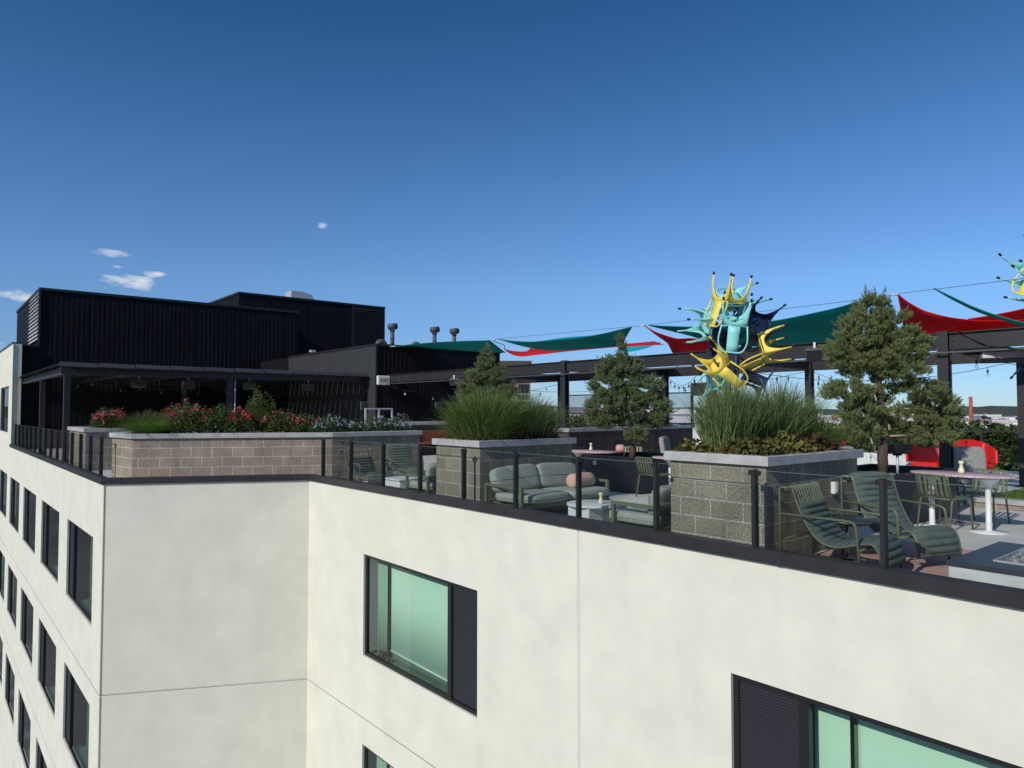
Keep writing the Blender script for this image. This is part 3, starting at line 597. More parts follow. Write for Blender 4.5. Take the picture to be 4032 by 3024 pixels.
sail('dark teal sail sagging between the first and second peaks', 'teal', [(13.4, 16.735, 3.746), (13.4, 16.084, 3.634), (13.4, 15.262, 3.549), (13.4, 14.301, 3.518), (13.4, 13.236, 3.515), (13.4, 12.386, 3.553), (13.4, 11.919, 3.6), (13.4, 11.471, 3.64)],
     [(13.45, 16.76, 3.742), (14.6, 17.1, 3.64), (14.6, 16.075, 3.44), (14.6, 15.185, 3.368), (14.6, 14.2, 3.345), (14.6, 13.497, 3.336), (14.6, 13.023, 3.354), (14.6, 12.857, 3.393)], 30)
sail('bright red sail plunging from the second peak behind the chair sculpture', 'tred', [(13.5, 11.173, 3.652), (13.5, 10.816, 3.456), (13.5, 10.226, 3.256), (13.5, 9.841, 3.235), (13.5, 9.421, 3.163), (13.5, 8.995, 3.081), (13.5, 8.721, 3.001)],
     [(13.55, 11.2, 3.65), (14.3, 11.486, 3.522), (14.3, 11.085, 3.259), (14.3, 10.905, 2.98), (14.3, 10.242, 2.97), (14.3, 9.679, 2.97), (14.3, 9.263, 2.97)], 24)
sail('widest dark teal sail behind the chair sculpture and the tall pine', 'teal', [(13.4, 10.955, 3.633), (13.4, 10.357, 3.551), (13.4, 9.765, 3.484), (13.4, 9.097, 3.423), (13.4, 8.417, 3.401), (13.4, 7.576, 3.426), (13.4, 6.991, 3.479), (13.4, 6.387, 3.545), (13.4, 6.012, 3.614), (13.4, 5.67, 3.647)],
     [(13.45, 10.98, 3.63), (15, 10.917, 3.484), (15, 10.453, 3.321), (15, 9.675, 3.174), (15, 8.949, 3.069), (15, 8.29, 3.03), (15, 7.6, 3.0), (15, 7.1, 3.1), (15, 6.8, 3.4), (15, 6.347, 3.887)], 34)
sail('large crimson sail at right, peaked beside the tall pine', 'tred', [(13.4, 5.299, 3.677), (13.4, 5.16, 3.531), (13.4, 4.903, 3.341), (13.4, 4.668, 3.236), (13.4, 4.44, 3.158), (13.4, 4.073, 3.075), (13.4, 3.722, 3.038), (13.4, 3.42, 3.025), (13.4, 3.064, 3.067), (13.4, 2.3, 3.3)],
     [(14.4, 5.693, 3.824), (14.4, 5.654, 3.593), (14.4, 5.615, 3.302), (14.4, 5.59, 3.1), (14.4, 5.347, 2.96), (14.4, 4.94, 2.96), (14.4, 4.304, 2.96), (14.4, 3.678, 2.96), (14.4, 3.297, 2.96), (14.4, 2.4, 3.0)], 30)
sail('light red sail in full sun, behind the crimson sail at the right edge', 'tred', [(15.5, 4.861, 3.352), (15.5, 4.545, 3.375), (15.5, 4.224, 3.41), (15.5, 3.953, 3.45), (15.5, 3.541, 3.53), (15.5, 2.5, 3.75)],
     [(16.6, 4.9, 3.25), (16.6, 4.6, 3.2), (16.6, 4.3, 3.2), (16.6, 3.9, 3.2), (16.6, 3.4, 3.2), (16.6, 2.4, 3.2)])
sail('narrow teal sail edge slanting down at the right edge of the photo', 'teal', [(12.5, 4.397, 3.562), (12.5, 4.135, 3.385), (12.5, 3.862, 3.204), (12.5, 3.599, 3.06), (12.5, 3.345, 2.944), (12.5, 3.192, 2.885), (12.5, 2.922, 2.773), (12.5, 2.3, 2.5)],
     [(12.52, 4.399, 3.555), (12.55, 4.136, 3.345), (12.6, 3.863, 3.155), (12.6, 3.65, 3.04), (12.6, 3.4, 2.925), (12.6, 3.2, 2.84), (12.6, 2.922, 2.73), (12.6, 2.3, 2.46)], 24)
sail('small turquoise sail tip far behind the middle pine', 'cyan', [(17.7, 15.75, 3.64), (17.7, 15.234, 3.658), (17.7, 14.588, 3.672), (17.7, 14.039, 3.711)], [(17.7, 15.75, 3.53), (17.72, 15.197, 3.5), (17.72, 14.588, 3.57), (17.7, 14.039, 3.705)])
sail('sliver of sail top, its sunlight painted in turquoise, above the sagging dark teal sail', 'cyan', [(14.5, 16.8, 3.67), (14.5, 15.9, 3.70), (14.5, 14.9, 3.72), (14.5, 13.9, 3.69), (14.5, 13.0, 3.69)], [(14.6, 16.8, 3.64), (14.6, 15.9, 3.6), (14.6, 14.9, 3.56), (14.6, 13.9, 3.55), (14.6, 13.0, 3.6)])  # sunlit upper side of a sail, its brightness put into the turquoise colour
cb = thing('support_cable', 'thin steel cable strung above the beam holding the sail peaks', 'cable', (13.4, 23.2, 3.96))
P = [(13.4, 23.2, 3.96), (13.4, 17.14, 3.74), (13.4, 16.735, 3.75), (13.4, 11.471, 3.645), (13.4, 10.96, 3.64), (13.4, 5.67, 3.65), (13.4, 5.3, 3.68), (13.4, 4.6, 3.68), (13.4, -3, 3.7)]
MB().tube(P, .0045, 5).build('wire', 'coping', cb, world=True)
for y, z in ((23.1, 3.955), (17.0, 3.745), (11.2, 3.645), (5.4, 3.67), (22.92, 3.945)):
    MB().tube([(13.4, y-.09, z), (13.4, y+.09, z)], .016, 8).sellip((13.4, y-.09, z), (.03, .03, .03), 1, 1, 8, 6).build('turnbuckle', 'alu', cb, world=True)
MB().tube([(13.5, 17.1, 3.72), (14.6, 17.9, 3.7), (15.5, 19.0, 3.69)], .012, 5).build('sail_strap', 'black', cb, world=True)

# ------------------------------------------------------------------ glass railings
def railing(label, p0, step, n, zb, zt, d=(0, 1), wide=False):
    t = thing('glass_railing', label, 'railing', (p0[0], p0[1], 0), 0, 'glass railings on the parapet')
    ax = Vector((d[0], d[1], 0)); sd = Vector((d[1], -d[0], 0))
    def ob(mb, c, la, ls, z0, z1, bev=.004):
        q = Matrix(((ax[0], sd[0], 0, c[0]), (ax[1], sd[1], 0, c[1]), (0, 0, 1, 0), (0, 0, 0, 1))); mb.box(-la, -ls, z0, la, ls, z1, q, bev)
    for i in range(n+1):
        c = Vector((p0[0], p0[1], 0))+ax*step*i
        m = MB(); ob(m, c, .022, .036, .03, zt); ob(m, c, .05, .045, 0, .03); p = m.build('post', 'black', t, world=True)
        m = MB(); ob(m, c-sd*.0, .062, .02, zt-.06, zt-.012); m.build('clip', 'frame', p, world=True)
        if i < n:
            g = MB(); ob(g, c+ax*step/2, step/2-.04, .005, zb-.1, zt-.01, .0); g_ = g.build('glass_panel', 'glass', t, world=True); g = MB(); ob(g, c+ax*step/2, step/2-.04, .0058, zt-.0098, zt-.006, .0); g.build('polished_edge', 'edge', g_, world=True)
railing('glass railing on the right-hand parapet, in front of the lounge furniture', (6.46, 13.875), 1.241, 13, .251, 1.003, (0, -1))
railing('glass railing on the far-left parapet with closely seen black posts', (2.975, 17.15), 1.249, 14, .251, 1.034)

# ------------------------------------------------------------------ block planters
def planter(label, poly, zt, capov=.055, m_='cmu', capm='cap', soil=True, name='block_planter'):
    x0, y0 = poly[0]; t = thing(name, label, 'planter', (x0, y0, 0), 0, 'masonry planters on the deck')
    n = len(poly); P = [Vector((*p, 0)) for p in poly]
    w_ = MB()
    for i in range(n):
        a, b = P[i], P[(i+1) % n]; w_.add([a, b, b+Vector((0, 0, zt-.1)), a+Vector((0, 0, zt-.1))], [(0, 1, 2, 3)])
    w_.build('block_wall', m_, t, world=True, uv=True)
    def off(d):
        o = []
        for i in range(n):
            e0 = (P[i]-P[i-1]).normalized(); e1 = (P[(i+1) % n]-P[i]).normalized(); n0 = Vector((e0[1], -e0[0], 0)); n1 = Vector((e1[1], -e1[0], 0)); b = n0+n1; b /= b.dot(n0); o.append(P[i]+b*d)
        return o
    A, B = off(capov), off(-.19); c = MB(); Z = lambda v, z: (v[0], v[1], z)
    for i in range(n):
        j = (i+1) % n; ln = (A[j]-A[i]).length; k = max(1, round(ln/.9))
        for q in range(k):
            t0, t1 = q/k, (q+1)/k; e = .0025/ln*(1 if k > 1 else 0)
            a0, a1, b0, b1 = A[i].lerp(A[j], t0+(e if q else 0)), A[i].lerp(A[j], t1-(e if q < k-1 else 0)), B[i].lerp(B[j], t0+(e if q else 0)), B[i].lerp(B[j], t1-(e if q < k-1 else 0))
            z0, z1 = zt-.099, zt; bv = .006; nrm = Vector((A[j]-A[i])).normalized(); nn = Vector((nrm[1], -nrm[0], 0))*bv
            c.add([Z(a0, z0), Z(a1, z0), Z(a1, z1-bv), Z(a0, z1-bv), Z(a1-nn, z1), Z(a0-nn, z1), Z(b1, z1), Z(b0, z1), Z(b1, z0), Z(b0, z0)],
                  [(0, 1, 2, 3), (3, 2, 4, 5), (5, 4, 6, 7), (7, 6, 8, 9), (9, 8, 1, 0), (0, 3, 5, 7, 9), (1, 8, 6, 4, 2)])
    c.build('cap_stone', capm, t, world=True)
    if soil: s_ = MB(); s_.add([Z(b, zt-.07) for b in off(-.15)], [tuple(range(n))]); s_.build('soil', 'soil', t, world=True)
    return t
cdir = dC
pl0 = Vector((6.91, 14.41)); pl1 = pl0-Vector((cdir[0], cdir[1]))*3.97
planter('long brown block planter with roses behind the angled parapet corner', [(pl1[0], pl1[1]), (pl0[0], pl0[1]), (9.14, 14.41), (9.14, 15.65), (7.4, 15.65), (pl1[0]+.45, pl1[1]+1.75), (pl1[0]-.15, pl1[1]+1.2)], 1.11, m_='cmu')
planter('middle grey block planter holding a wide clump of green grass', [(6.70, 10.03), (6.70, 8.82), (8.70, 8.82), (8.70, 10.03)], 1.12, m_='cmu2')
planter('nearest grey block planter with bronze leaves and tall grass, beside the loungers', [(6.75, 5.21), (6.75, 3.99), (8.81, 3.99), (8.81, 5.21)], 1.12, m_='cmu2')
planter('small low block planter farthest left, behind the closely spaced posts', [(3.35, 24.0), (3.35, 21.45), (6.3, 21.45), (6.3, 24.0)], 1.12, m_='cmu')
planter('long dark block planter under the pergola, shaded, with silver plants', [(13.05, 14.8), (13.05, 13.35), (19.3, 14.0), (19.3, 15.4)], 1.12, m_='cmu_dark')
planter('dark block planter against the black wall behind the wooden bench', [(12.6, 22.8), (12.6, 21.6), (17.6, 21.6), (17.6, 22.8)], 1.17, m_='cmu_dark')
def steel_planter(label, x0, y0, x1, y1, h):
    t = thing('steel_planter', label, 'planter', (x0, y0, 0), 0, 'black steel tree planters'); m = MB(); w_ = .045
    for a in ((x0, y0, x1, y0+w_), (x0, y1-w_, x1, y1), (x0, y0+w_, x0+w_, y1-w_), (x1-w_, y0+w_, x1, y1-w_)): m.box(a[0], a[1], .03, a[2], a[3], h)
    m.box(x0+.05, y0+.05, 0, x1-.05, y1-.05, .03); m.build('steel_box', 'planter', t, world=True)
    MB().box(x0+w_, y0+w_, .04, x1-w_, y1-w_, h-.09).build('soil', 'soil', t, world=True); return t
steel_planter('black steel planter box holding the leaning middle pine', 10.47, 8.80, 12.1, 10.25, .69)
steel_planter('black steel planter box at right holding the tallest pine', 10.63, 4.06, 12.3, 5.35, .70)
steel_planter('black steel planter box holding the small pine behind the grasses', 8.9, 11.9, 10.3, 13.0, .72)
t = thing('label_tag', 'small grey luggage-shaped tag fixed on the black steel planter', 'tag', (10.46, 9.95, .5)); m = MB(); m.prism([(0, -.045), (0, .045), (-.01, .045), (-.01, -.045)], 0, .07); m.build('plate', 'alu', t); MB().tube([(-.005, 0, .07), (-.005, .03, .12), (-.005, -.03, .12), (-.005, 0, .07)], .006, 5).build('hook', 'alu', t)

# ------------------------------------------------------------------ garden furniture
GG = 'green slatted dining chairs'
def lounger(label, loc, rz, cushion=True, full=False):
    """high-backed tubular lounge chair; sits facing -Y in its own space; origin under the seat"""
    t = thing('lounge_chair', label, 'lounge chair', loc, rz, 'tubular garden loungers'); W = .345
    prof = [(.40, .78), (.40, .835), (.355, .865), (.30, .85), (.268, .76), (.235, .66), (.19, .55), (.13, .44), (.06, .35), (-.03, .30), (-.14, .295), (-.28, .335), (-.385, .365), (-.44, .36), (-.475, .315), (-.50, .24), (-.515, .12)]
    P = [Vector((0, a, b)) for a, b in prof]
    # smooth the profile
    Q = []
    for i in range(len(P)-1):
        p0, p1, p2, p3 = P[max(i-1, 0)], P[i], P[i+1], P[min(i+2, len(P)-1)]
        for k in range(3):
            u = k/3; Q.append(.5*((2*p1)+(p2-p0)*u+(2*p0-5*p1+4*p2-p3)*u*u+(3*p1-p0-3*p2+p3)*u**3))
    Q.append(P[-1]); L_ = [Vector(q) for q in Q]
    for s_ in (-1, 1):
        x = W*s_; m = MB()
        m.tube(fillet([(x, .40, .0), (x, .40, .865), (x, .30, .865)], .03), .0135, 8)
        m.build('leg', 'green', t)
        m = MB(); m.tube(fillet([(x, .40, .585), (x, -.31, .575), (x, -.35, 0)], .07, 6), .0135, 8); m.build('armrest', 'green', t)
        m = MB(); m.tube([Vector((x*.86, q[1], q[2])) for q in L_], .011, 7); m.build('side_rail', 'green', t)
    m = MB(); m.tube([(-W, .40, .80), (W, .40, .80)], .0125, 8); m.tube([(-W, .40, .3), (W, .40, .3)], .0125, 8); m.tube([(-W, -.345, .30), (W, -.345, .30)], .0125, 8); m.tube([(-W*.86, -.514, .13), (W*.86, -.514, .13)], .011, 8)
    m.tube([(-W*.86, .36, .863), (W*.86, .36, .863)], .011, 8); m.build('cross_rail', 'green', t)
    n0 = len(L_) if not cushion or not full else len(L_)
    m = MB()
    for k in range(11):
        x = -W*.80+W*1.6*k/10; m.tube([Vector((x, q[1], q[2])) for q in L_], .0085, 6)
    m.build('slat', 'green', t)
    if cushion:
        i0 = 3 if full else 14; seg = L_[i0:]; cum = [0]
        for a, b in zip(seg, seg[1:]): cum.append(cum[-1]+(b-a).length)
        rows = []; NS = 150
        for i in range(NS+1):
            s_ = cum[-1]*i/NS; j = next((q for q in range(1, len(cum)) if cum[q] >= s_-1e-9), len(cum)-1); u = (s_-cum[j-1])/max(1e-9, cum[j]-cum[j-1]); p = seg[j-1].lerp(seg[j], u); d = (seg[j]-seg[j-1]).normalized(); nr = Vector((0, d[2], -d[1])); nr = nr if nr[1] < 0 or nr[2] > 0 else -nr
            ph = (s_/.068) % 1; th_ = .010+.026*(math.sin(PI*ph))**.7
            ends = min(1, i/3, (NS-i)/3)
            rows.append([(p+nr*(.011+th_*ends*(1-abs(2*q/12-1)**5)), -W*.80+W*1.6*q/12) for q in range(13)])
        top = [[Vector((x, v[1], v[2])) for v, x in r] for r in rows]
        bot = [[Vector((x, seg_p[1], seg_p[2])) for seg_p, x in [(rows[i][0][0], x) for _, x in r]] for i, r in enumerate(rows)]
        m = MB(); m.grid(top); m.grid([r[::-1] for r in bot]); m.build('quilted_cushion', 'quilt', t)
        # piping along the edge
        m = MB(); m.tube([r[0] for r in top], .006, 5); m.tube([r[-1] for r in top], .006, 5); m.build('piping', 'quilt', t)
    return t
lounger('green tube lounger nearest the block planter, bare slats above a quilted pad', (7.11, 3.44, 0), R_(4), True).scale = (1.035, 1.035, .945)
lounger('green tube lounger with quilted pad up to its headrest, nearest the fire pit', (8.13, 3.28, 0), R_(-19), True, True)
lounger('shaded slatted lounger at far left behind the second glass panel', (7.07, 13.17, 0), R_(6), True).scale = (1.06, 1.06, .9)
lounger('reclined lounger with dark teal pad beside the planter of asters', (8.11, 13.47, 0), R_(-12), True, True).scale = (1.04, 1.04, .94)

def cushion(m, c, r, rot=(0, 0, 0), e=.42, seam=True, wob=.0):
    q = Euler(rot).to_matrix().to_4x4(); q.translation = c; m.sellip((0, 0, 0), r, e, e, 32, 16, q, wob)
    if seam:
        P = []
        for k in range(33):
            b = 2*PI*k/32; P.append(q @ Vector((r[0]*1.012*math.copysign(abs(math.cos(b))**e, math.cos(b)), r[1]*1.012*math.copysign(abs(math.sin(b))**e, math.sin(b)), 0)))
        m.tube(P, .006, 5, cap=False)
def armframe(t, x, y0, y1, za, w_=.045):
    """rectangular tube arm at x running y0..y1"""
    m = MB(); h = w_/2
    m.box(x-h, y0, 0, x+h, y0+w_, za-w_); m.box(x-h, y1-w_, 0, x+h, y1, za-w_); m.box(x-h, y0, za-w_, x+h, y1, za, bev=.004); m.build('arm_frame', 'green', t)
# sofa (faces -Y)
t = thing('garden_sofa', 'sage green two-seat garden sofa with puffy cushions, against the middle planter', 'sofa', (7.60, 8.22, 0)); LX = .86; t.scale = (1.055, 1.055, .895)
armframe(t, -LX, -.40, .42, .54); armframe(t, LX, -.40, .42, .54)
m = MB(); m.box(-LX+.0225, -.39, .19, LX-.0225, -.345, .25); m.box(-LX+.0225, .37, .19, LX-.0225, .415, .25); m.box(-LX+.0225, .37, .50, LX-.0225, .415, .545)
for k in range(9): m.box(-LX+.1+k*.19, -.345, .2, -LX+.16+k*.19, .37, .225)
m.build('base_frame', 'green', t)
for s_ in (-1, 1):
    m = MB(); cushion(m, Vector((s_*.415, -.10, .33)), (.435, .42, .085), (R_(-2), 0, 0), .38, wob=.012); m.build('seat_cushion', 'cush', t)
    m = MB(); cushion(m, Vector((s_*.42, .27, .60)), (.435, .085, .225), (R_(-14), R_(3*s_), 0), .42, wob=.018); m.build('back_cushion', 'cush', t)
m = MB(); q = Matrix.Translation((8.12, 8.03, .48)) @ Matrix.Rotation(R_(5), 4, 'Z') @ Matrix.Rotation(R_(90), 4, 'Y'); m.lathe([(0.001, -.27), (.07, -.265), (.112, -.235), (.12, -.15), (.12, .15), (.112, .235), (.07, .265), (.001, .27)], 0, 0, 28)
m.v = [tuple(q @ Vector(p)) for p in m.v]
ob = m.build('bolster', 'blush'); tag(ob, 'blush pink round bolster lying on the sage sofa', 'bolster'); 
def club(label, loc, rz):
    t = thing('club_chair', label, 'armchair', loc, rz, 'sage green club chairs'); X_ = .36
    armframe(t, -X_, -.36, .36, .47); armframe(t, X_, -.36, .36, .47)
    m = MB(); m.box(-X_+.0225, -.35, .14, X_-.0225, -.31, .2); m.box(-X_+.0225, .31, .14, X_-.0225, .355, .2); m.box(-X_+.0225, .31, .43, X_-.0225, .355, .47)
    for k in range(5): m.box(-.28+k*.13, -.31, .15, -.23+k*.13, .31, .17)
    m.build('base_frame', 'green', t)
    m = MB(); cushion(m, Vector((0, -.05, .27)), (.34, .36, .085), (0, 0, 0), .4, wob=.012); m.build('seat_cushion', 'cush', t)
    m = MB(); cushion(m, Vector((0, .24, .5)), (.33, .08, .20), (R_(-14), 0, 0), .42, wob=.018); m.build('back_cushion', 'cush', t); return t
club('sage green club chair seen from its side, left of the nearest block planter', (7.13, 5.77, 0), PI).scale = (1.02, 1.02, .965)
club('sage green club chair at the left end of the middle grass planter', (7.14, 10.74, 0), PI).scale = (1.02, 1.02, .965)
# low concrete tables
t = thing('coffee_table', 'round pale concrete coffee table in front of the sage sofa', 'table', (7.18, 6.86, 0)); t.scale = (1, 1, .94)
m = MB(); m.lathe([(.36, .30), (.37, .305), (.37, .335), (.36, .34)], 0, 0, 40); m.build('table_top', 'conc_light', t)
m = MB(); m.box(-.30, -.2, 0, -.02, .2, .30, bev=.008); m.lathe([(.17, 0), (.12, .1), (.13, .3)], .14, 0, 24); m.build('base', 'conc_light', t)
t = thing('fire_table', 'boxy pale concrete low table beside the far-left lounger', 'table', (7.22, 11.85, 0)); t.scale = (1.05, 1.05, .9)
MB().box(-.3, -.28, 0, .3, .28, .30, bev=.01).build('base', 'conc_light', t); MB().box(-.33, -.31, .302, .33, .31, .335, bev=.006).build('table_top', 'conc_light', t)
def vase(label, x, y, z, h=.16):
    t = thing('bottle_vase', label, 'vase', (x, y, z), 0, 'cream vases on tables'); k = h/.16
    MB().lathe([(.036*k, 0), (.040*k, .02*k), (.034*k, .05*k), (.021*k, .08*k), (.019*k, .115*k), (.030*k, .125*k), (.031*k, .155*k), (.022*k, .16*k)], 0, 0, 20).build('vase_body', 'cream', t)
vase('cream vase on the round concrete coffee table', 7.16, 6.70, .321, .155)
# slatted chairs
def slat_chair(label, loc, rz):
    t = thing('slatted_chair', label, 'chair', loc, rz, GG); W = .215
    for s_ in (-1, 1):
        m = MB(); x = W*s_; m.tube(fillet([(x*1.04, -.24, 0), (x, -.215, .425), (x, .17, .425), (x*1.04, .25, 0)], .05, 5), .0125, 8); m.build('leg', 'green', t)
    m = MB(); m.tube(fillet([(-W, .19, .42), (-W, .265, .735), (W, .265, .735), (W, .19, .42)], .04, 5), .0115, 8); m.build('back_frame', 'green', t)
    for k in range(6):
        x = -W*.8+W*1.6*k/5; m = MB(); P = [(.268, .737), (.262, .72), (.245, .64), (.222, .54), (.2, .47), (.16, .437), (.05, .43), (-.1, .435), (-.2, .44), (-.235, .425)]
        m.grid([[Vector((x-.019, a, b)), Vector((x+.019, a, b))] for a, b in P], .006, False); m.build('slat', 'green', t)
    m = MB(); m.tube([(-W, -.2, .42), (W, -.2, .42)], .01, 8); m.tube([(-W, .16, .42), (W, .16, .42)], .01, 8); m.build('cross_rail', 'green', t); return t
sc = slat_chair('green slatted chair turned to the camera, left side of the right-hand bistro table', (10.72, 3.62, 0), R_(12))
sc.location = (10.62, 3.66, 0); sc.rotation_euler[2] = R_(76)
for lab, loc, rz in (('green slatted chair on the far right side of the right-hand bistro table', (11.60, 3.50, 0), R_(-95)),
                     ('green slatted chair against the black planter of the middle pine', (10.35, 8.35, 0), R_(80)),
                     ('green slatted chair back seen behind the middle pine trunk', (12.6, 10.85, 0), R_(-60)),
                     ('green slatted chair at the left end of the left-hand bistro table', (10.25, 11.35, 0), R_(120)),
                     ('pale sunlit slatted chair behind the club chair, left of the grass planter', (8.6, 11.6, 0), R_(65))):
    dup(sc, loc, rz, lab)
# bistro tables
def bistro(label, cx, cy, rx, ry, ped, z=.735):
    t = thing('bistro_table', label, 'table', (cx, cy, 0), 0, 'speckled pink bistro tables')
    MB().lathe([(.02, z-.028), (.985, z-.026), (1, z-.018), (1, z-.004), (.99, z)], 0, 0, 56, rx, ry).build('table_top', 'terrazzo', t)
    for px_, py_ in ped:
        m = MB(); m.lathe([(.235, 0), (.235, .008), (.06, .018), (.036, .03), (.034, .56), (.05, .62), (.12, .68), (.14, .705)], px_, py_, 32); m.build('pedestal', 'white', t)
    return t
bistro('right-hand oval bistro table with speckled pink top and two white pedestals', 10.80, 3.50, .36, .64, [(0, .38), (0, -.30)], .745)
bistro('left-hand bistro table with speckled pink top behind the black steel planter', 11.0, 10.55, .4, .62, [(-.1, .3)], .73)
bistro('small speckled pink bistro table half hidden by the nearest block planter', 10.72, 8.28, .32, .34, [(0, 0)], .73)
vase('cream vase on the right-hand oval bistro table', 10.84, 3.52, .747, .165); vase('cream vase on the left-hand bistro table', 11.15, 10.72, .732, .155)
# steel side table between the loungers
t = thing('side_table', 'round dark metal side table between the two nearest loungers', 'table', (7.72, 3.62, 0)); m = MB(); m.lathe([(.30, .405), (.31, .41), (.31, .425), (.30, .43)], 0, 0, 36); m.build('table_top', 'slate', t); MB().tube([(0, 0, 0), (0, 0, .405)], .02, 12).lathe([(.18, 0), (.18, .008), (.03, .02)], 0, 0, 28).build('pedestal', 'steel', t)
# planter lamps / outlets
for lab, loc in (('white outdoor socket box on the side of the nearest block planter', (8.15, 3.98, .70)), ('small white tap fixture on the shaded side of the middle planter', (8.05, 8.81, .55))):
    t = thing('socket_box', lab, 'socket box', loc); MB().box(-.045, -.05, -.07, .045, 0, .07, bev=.008).build('cover', 'white', t); MB().box(-.03, -.058, -.05, .03, -.051, .05, bev=.004).build('lid', 'white', t)
# fire pit
t = thing('fire_pit', 'square concrete fire pit with dark stone rim and pebbles at the right edge', 'fire pit', (6.7, .9, 0))
x0, y0, x1, y1, h = 6.70, .90, 8.04, 2.29, .33; ix0, iy0, ix1, iy1 = 6.96, 1.14, 7.78, 2.04
MB().box(x0, y0, 0, x1, y1, h-.042, bev=.004).build('base', 'conc_light', t, world=True)
m = MB()
for a in ((x0-.01, y0-.01, x1+.01, iy0), (x0-.01, iy1, x1+.01, y1+.01), (x0-.01, iy0, ix0, iy1), (ix1, iy0, x1+.01, iy1)): m.box(a[0], a[1], h-.04, a[2], a[3], h)
m.build('stone_rim', 'slate', t, world=True)
m = MB(); m.box(ix0+.02, iy0+.02, h-.05, ix1-.02, iy1-.02, h-.036); 
for a in ((ix0, iy0, ix1, iy0+.02), (ix0, iy1-.02, ix1, iy1), (ix0, iy0+.02, ix0+.02, iy1-.02), (ix1-.02, iy0+.02, ix1, iy1-.02)): m.box(a[0]+.002, a[1]+.002, h-.05, a[2]-.002, a[3]-.002, h+.012)
m.build('burner_tray', 'alu', t, world=True)
m = MB()
for k in range(420):
    q = Euler((random.uniform(0, 6), random.uniform(0, 6), random.uniform(0, 6))).to_matrix().to_4x4(); q.translation = (random.uniform(ix0+.06, ix1-.06), random.uniform(iy0+.06, iy1-.06), h-.02+random.uniform(0, .03)); r = random.uniform(.016, .034)
    m.sellip((0, 0, 0), (r*1.3, r, r*.7), 1, 1, 8, 5, q)
MT['pebble'] = mat('river_pebble', (.20, .195, .185), .6, rand=.75); o = m.build('pebbles', 'pebble', t, world=True); o['kind'] = 'stuff'
# wooden bench + chairs far left of pergola
t = thing('wooden_bench', 'orange-brown timber bench in front of the dark wall between the planters', 'bench', (13.0, 21.0, 0))
m = MB(); m.box(0, 0, .40, 4.4, .5, .46, bev=.01); m.build('seat', 'wood', t); m = MB(); m.box(0, .5, .38, 4.4, .56, .86, bev=.01); m.build('backrest', 'wood', t)
for k in range(4): MB().box(.1+k*1.3, .04, 0, .2+k*1.3, .46, .40).build('leg', 'wood', t)
# red upholstered wing chairs by the far railing
def wing(label, loc, rz):
    t = thing('wing_chair', label, 'armchair', loc, rz, 'glossy red armchairs')
    m = MB(); m.box(-.40, -.34, .26, .40, .30, .40, bev=.05); m.build('seat', 'red', t)
    rows = []
    for j in range(9):
        v = j/8; r = []
        for i in range(17):
            u = i/16*2-1; hgt = .40+v*(.56-.22*max(0, abs(u)-.55)/.45); y = .30+.10*v-.62*max(0, abs(u)-.62)/.38; x = .46*min(1, abs(u)/.62)*(1 if u > 0 else -1)*(1+.12*v)
            r.append((x, y, hgt))
        rows.append(r)
    m = MB(); m.grid(rows, .05); m.build('backrest', 'red', t)
    for sx in (-1, 1):
        for sy in (-1, 1): MB().tube([(sx*.34, sy*.26, 0), (sx*.34, sy*.26, .26)], .02, 8).build('leg', 'black', t)
    return t
wg = wing('glossy red armchair in front of the far railing, its sunlit seat towards us', (18.9, 5.85, 0), R_(-45)); wg.scale = (.74, .78, .9)
dup(wg, (19.7, 6.25, 0), R_(-45), 'glossy red armchair behind another one, only its sunlit back corner showing')
dup(wg, (18.5, 6.75, 0), R_(-80), 'red armchair mostly hidden by the pergola column at right')
dup(wg, (16.9, 8.45, 0), R_(150), 'dark red armchair in shade behind the right end of the nearest planter')
# woven chairs
def woven(label, loc, rz):
    t = thing('woven_chair', label, 'lounge chair', loc, rz, 'grey woven outdoor chairs')
    q = Matrix.Rotation(R_(-10), 4, 'X'); m = MB(); m.sellip((0, .3, .66), (.26, .07, .36), .35, .35, 24, 14, q); m.build('backrest', 'woven', t)
    m = MB(); m.sellip((0, -.02, .36), (.29, .3, .09), .4, .4, 24, 12); m.build('seat', 'woven', t)
    for sx in (-1, 1):
        for sy in (-1, 1): MB().tube([(sx*.22, sy*.24, 0), (sx*.22, sy*.24, .3)], .014, 8).build('leg', 'black', t)
    return t
wv = bpy.data.materials.new('woven_grey'); wv.use_nodes = True; tt = wv.node_tree; b_ = tt.nodes['Principled BSDF']; b_.inputs['Roughness'].default_value = .9
ck = tt.nodes.new('ShaderNodeTexBrick'); ck.inputs['Scale'].default_value = 22; ck.inputs['Color1'].default_value = (.42, .42, .40, 1); ck.inputs['Color2'].default_value = (.3, .3, .29, 1); ck.inputs['Mortar'].default_value = (.03, .03, .03, 1); ck.inputs['Mortar Size'].default_value = .03
tco = tt.nodes.new('ShaderNodeTexCoord'); mpp = tt.nodes.new('ShaderNodeMapping'); mpp.inputs['Rotation'].default_value = (R_(90), 0, 0); tt.links.new(tco.outputs['Object'], mpp.inputs[0]); tt.links.new(mpp.outputs[0], ck.inputs[0]); tt.links.new(ck.outputs[0], b_.inputs['Base Color']); MT['woven'] = wv
wc = woven('grey woven chair with tall back behind the right-hand bistro table', (13.9, 4.3, 0), R_(-60))
dup(wc, (14.2, 10.6, 0), R_(20), 'pale woven ottoman-like chair near the crimson daybed'); dup(wc, (12.9, 6.4, 0), R_(150), 'grey woven chair peeking out right of the nearest block planter')
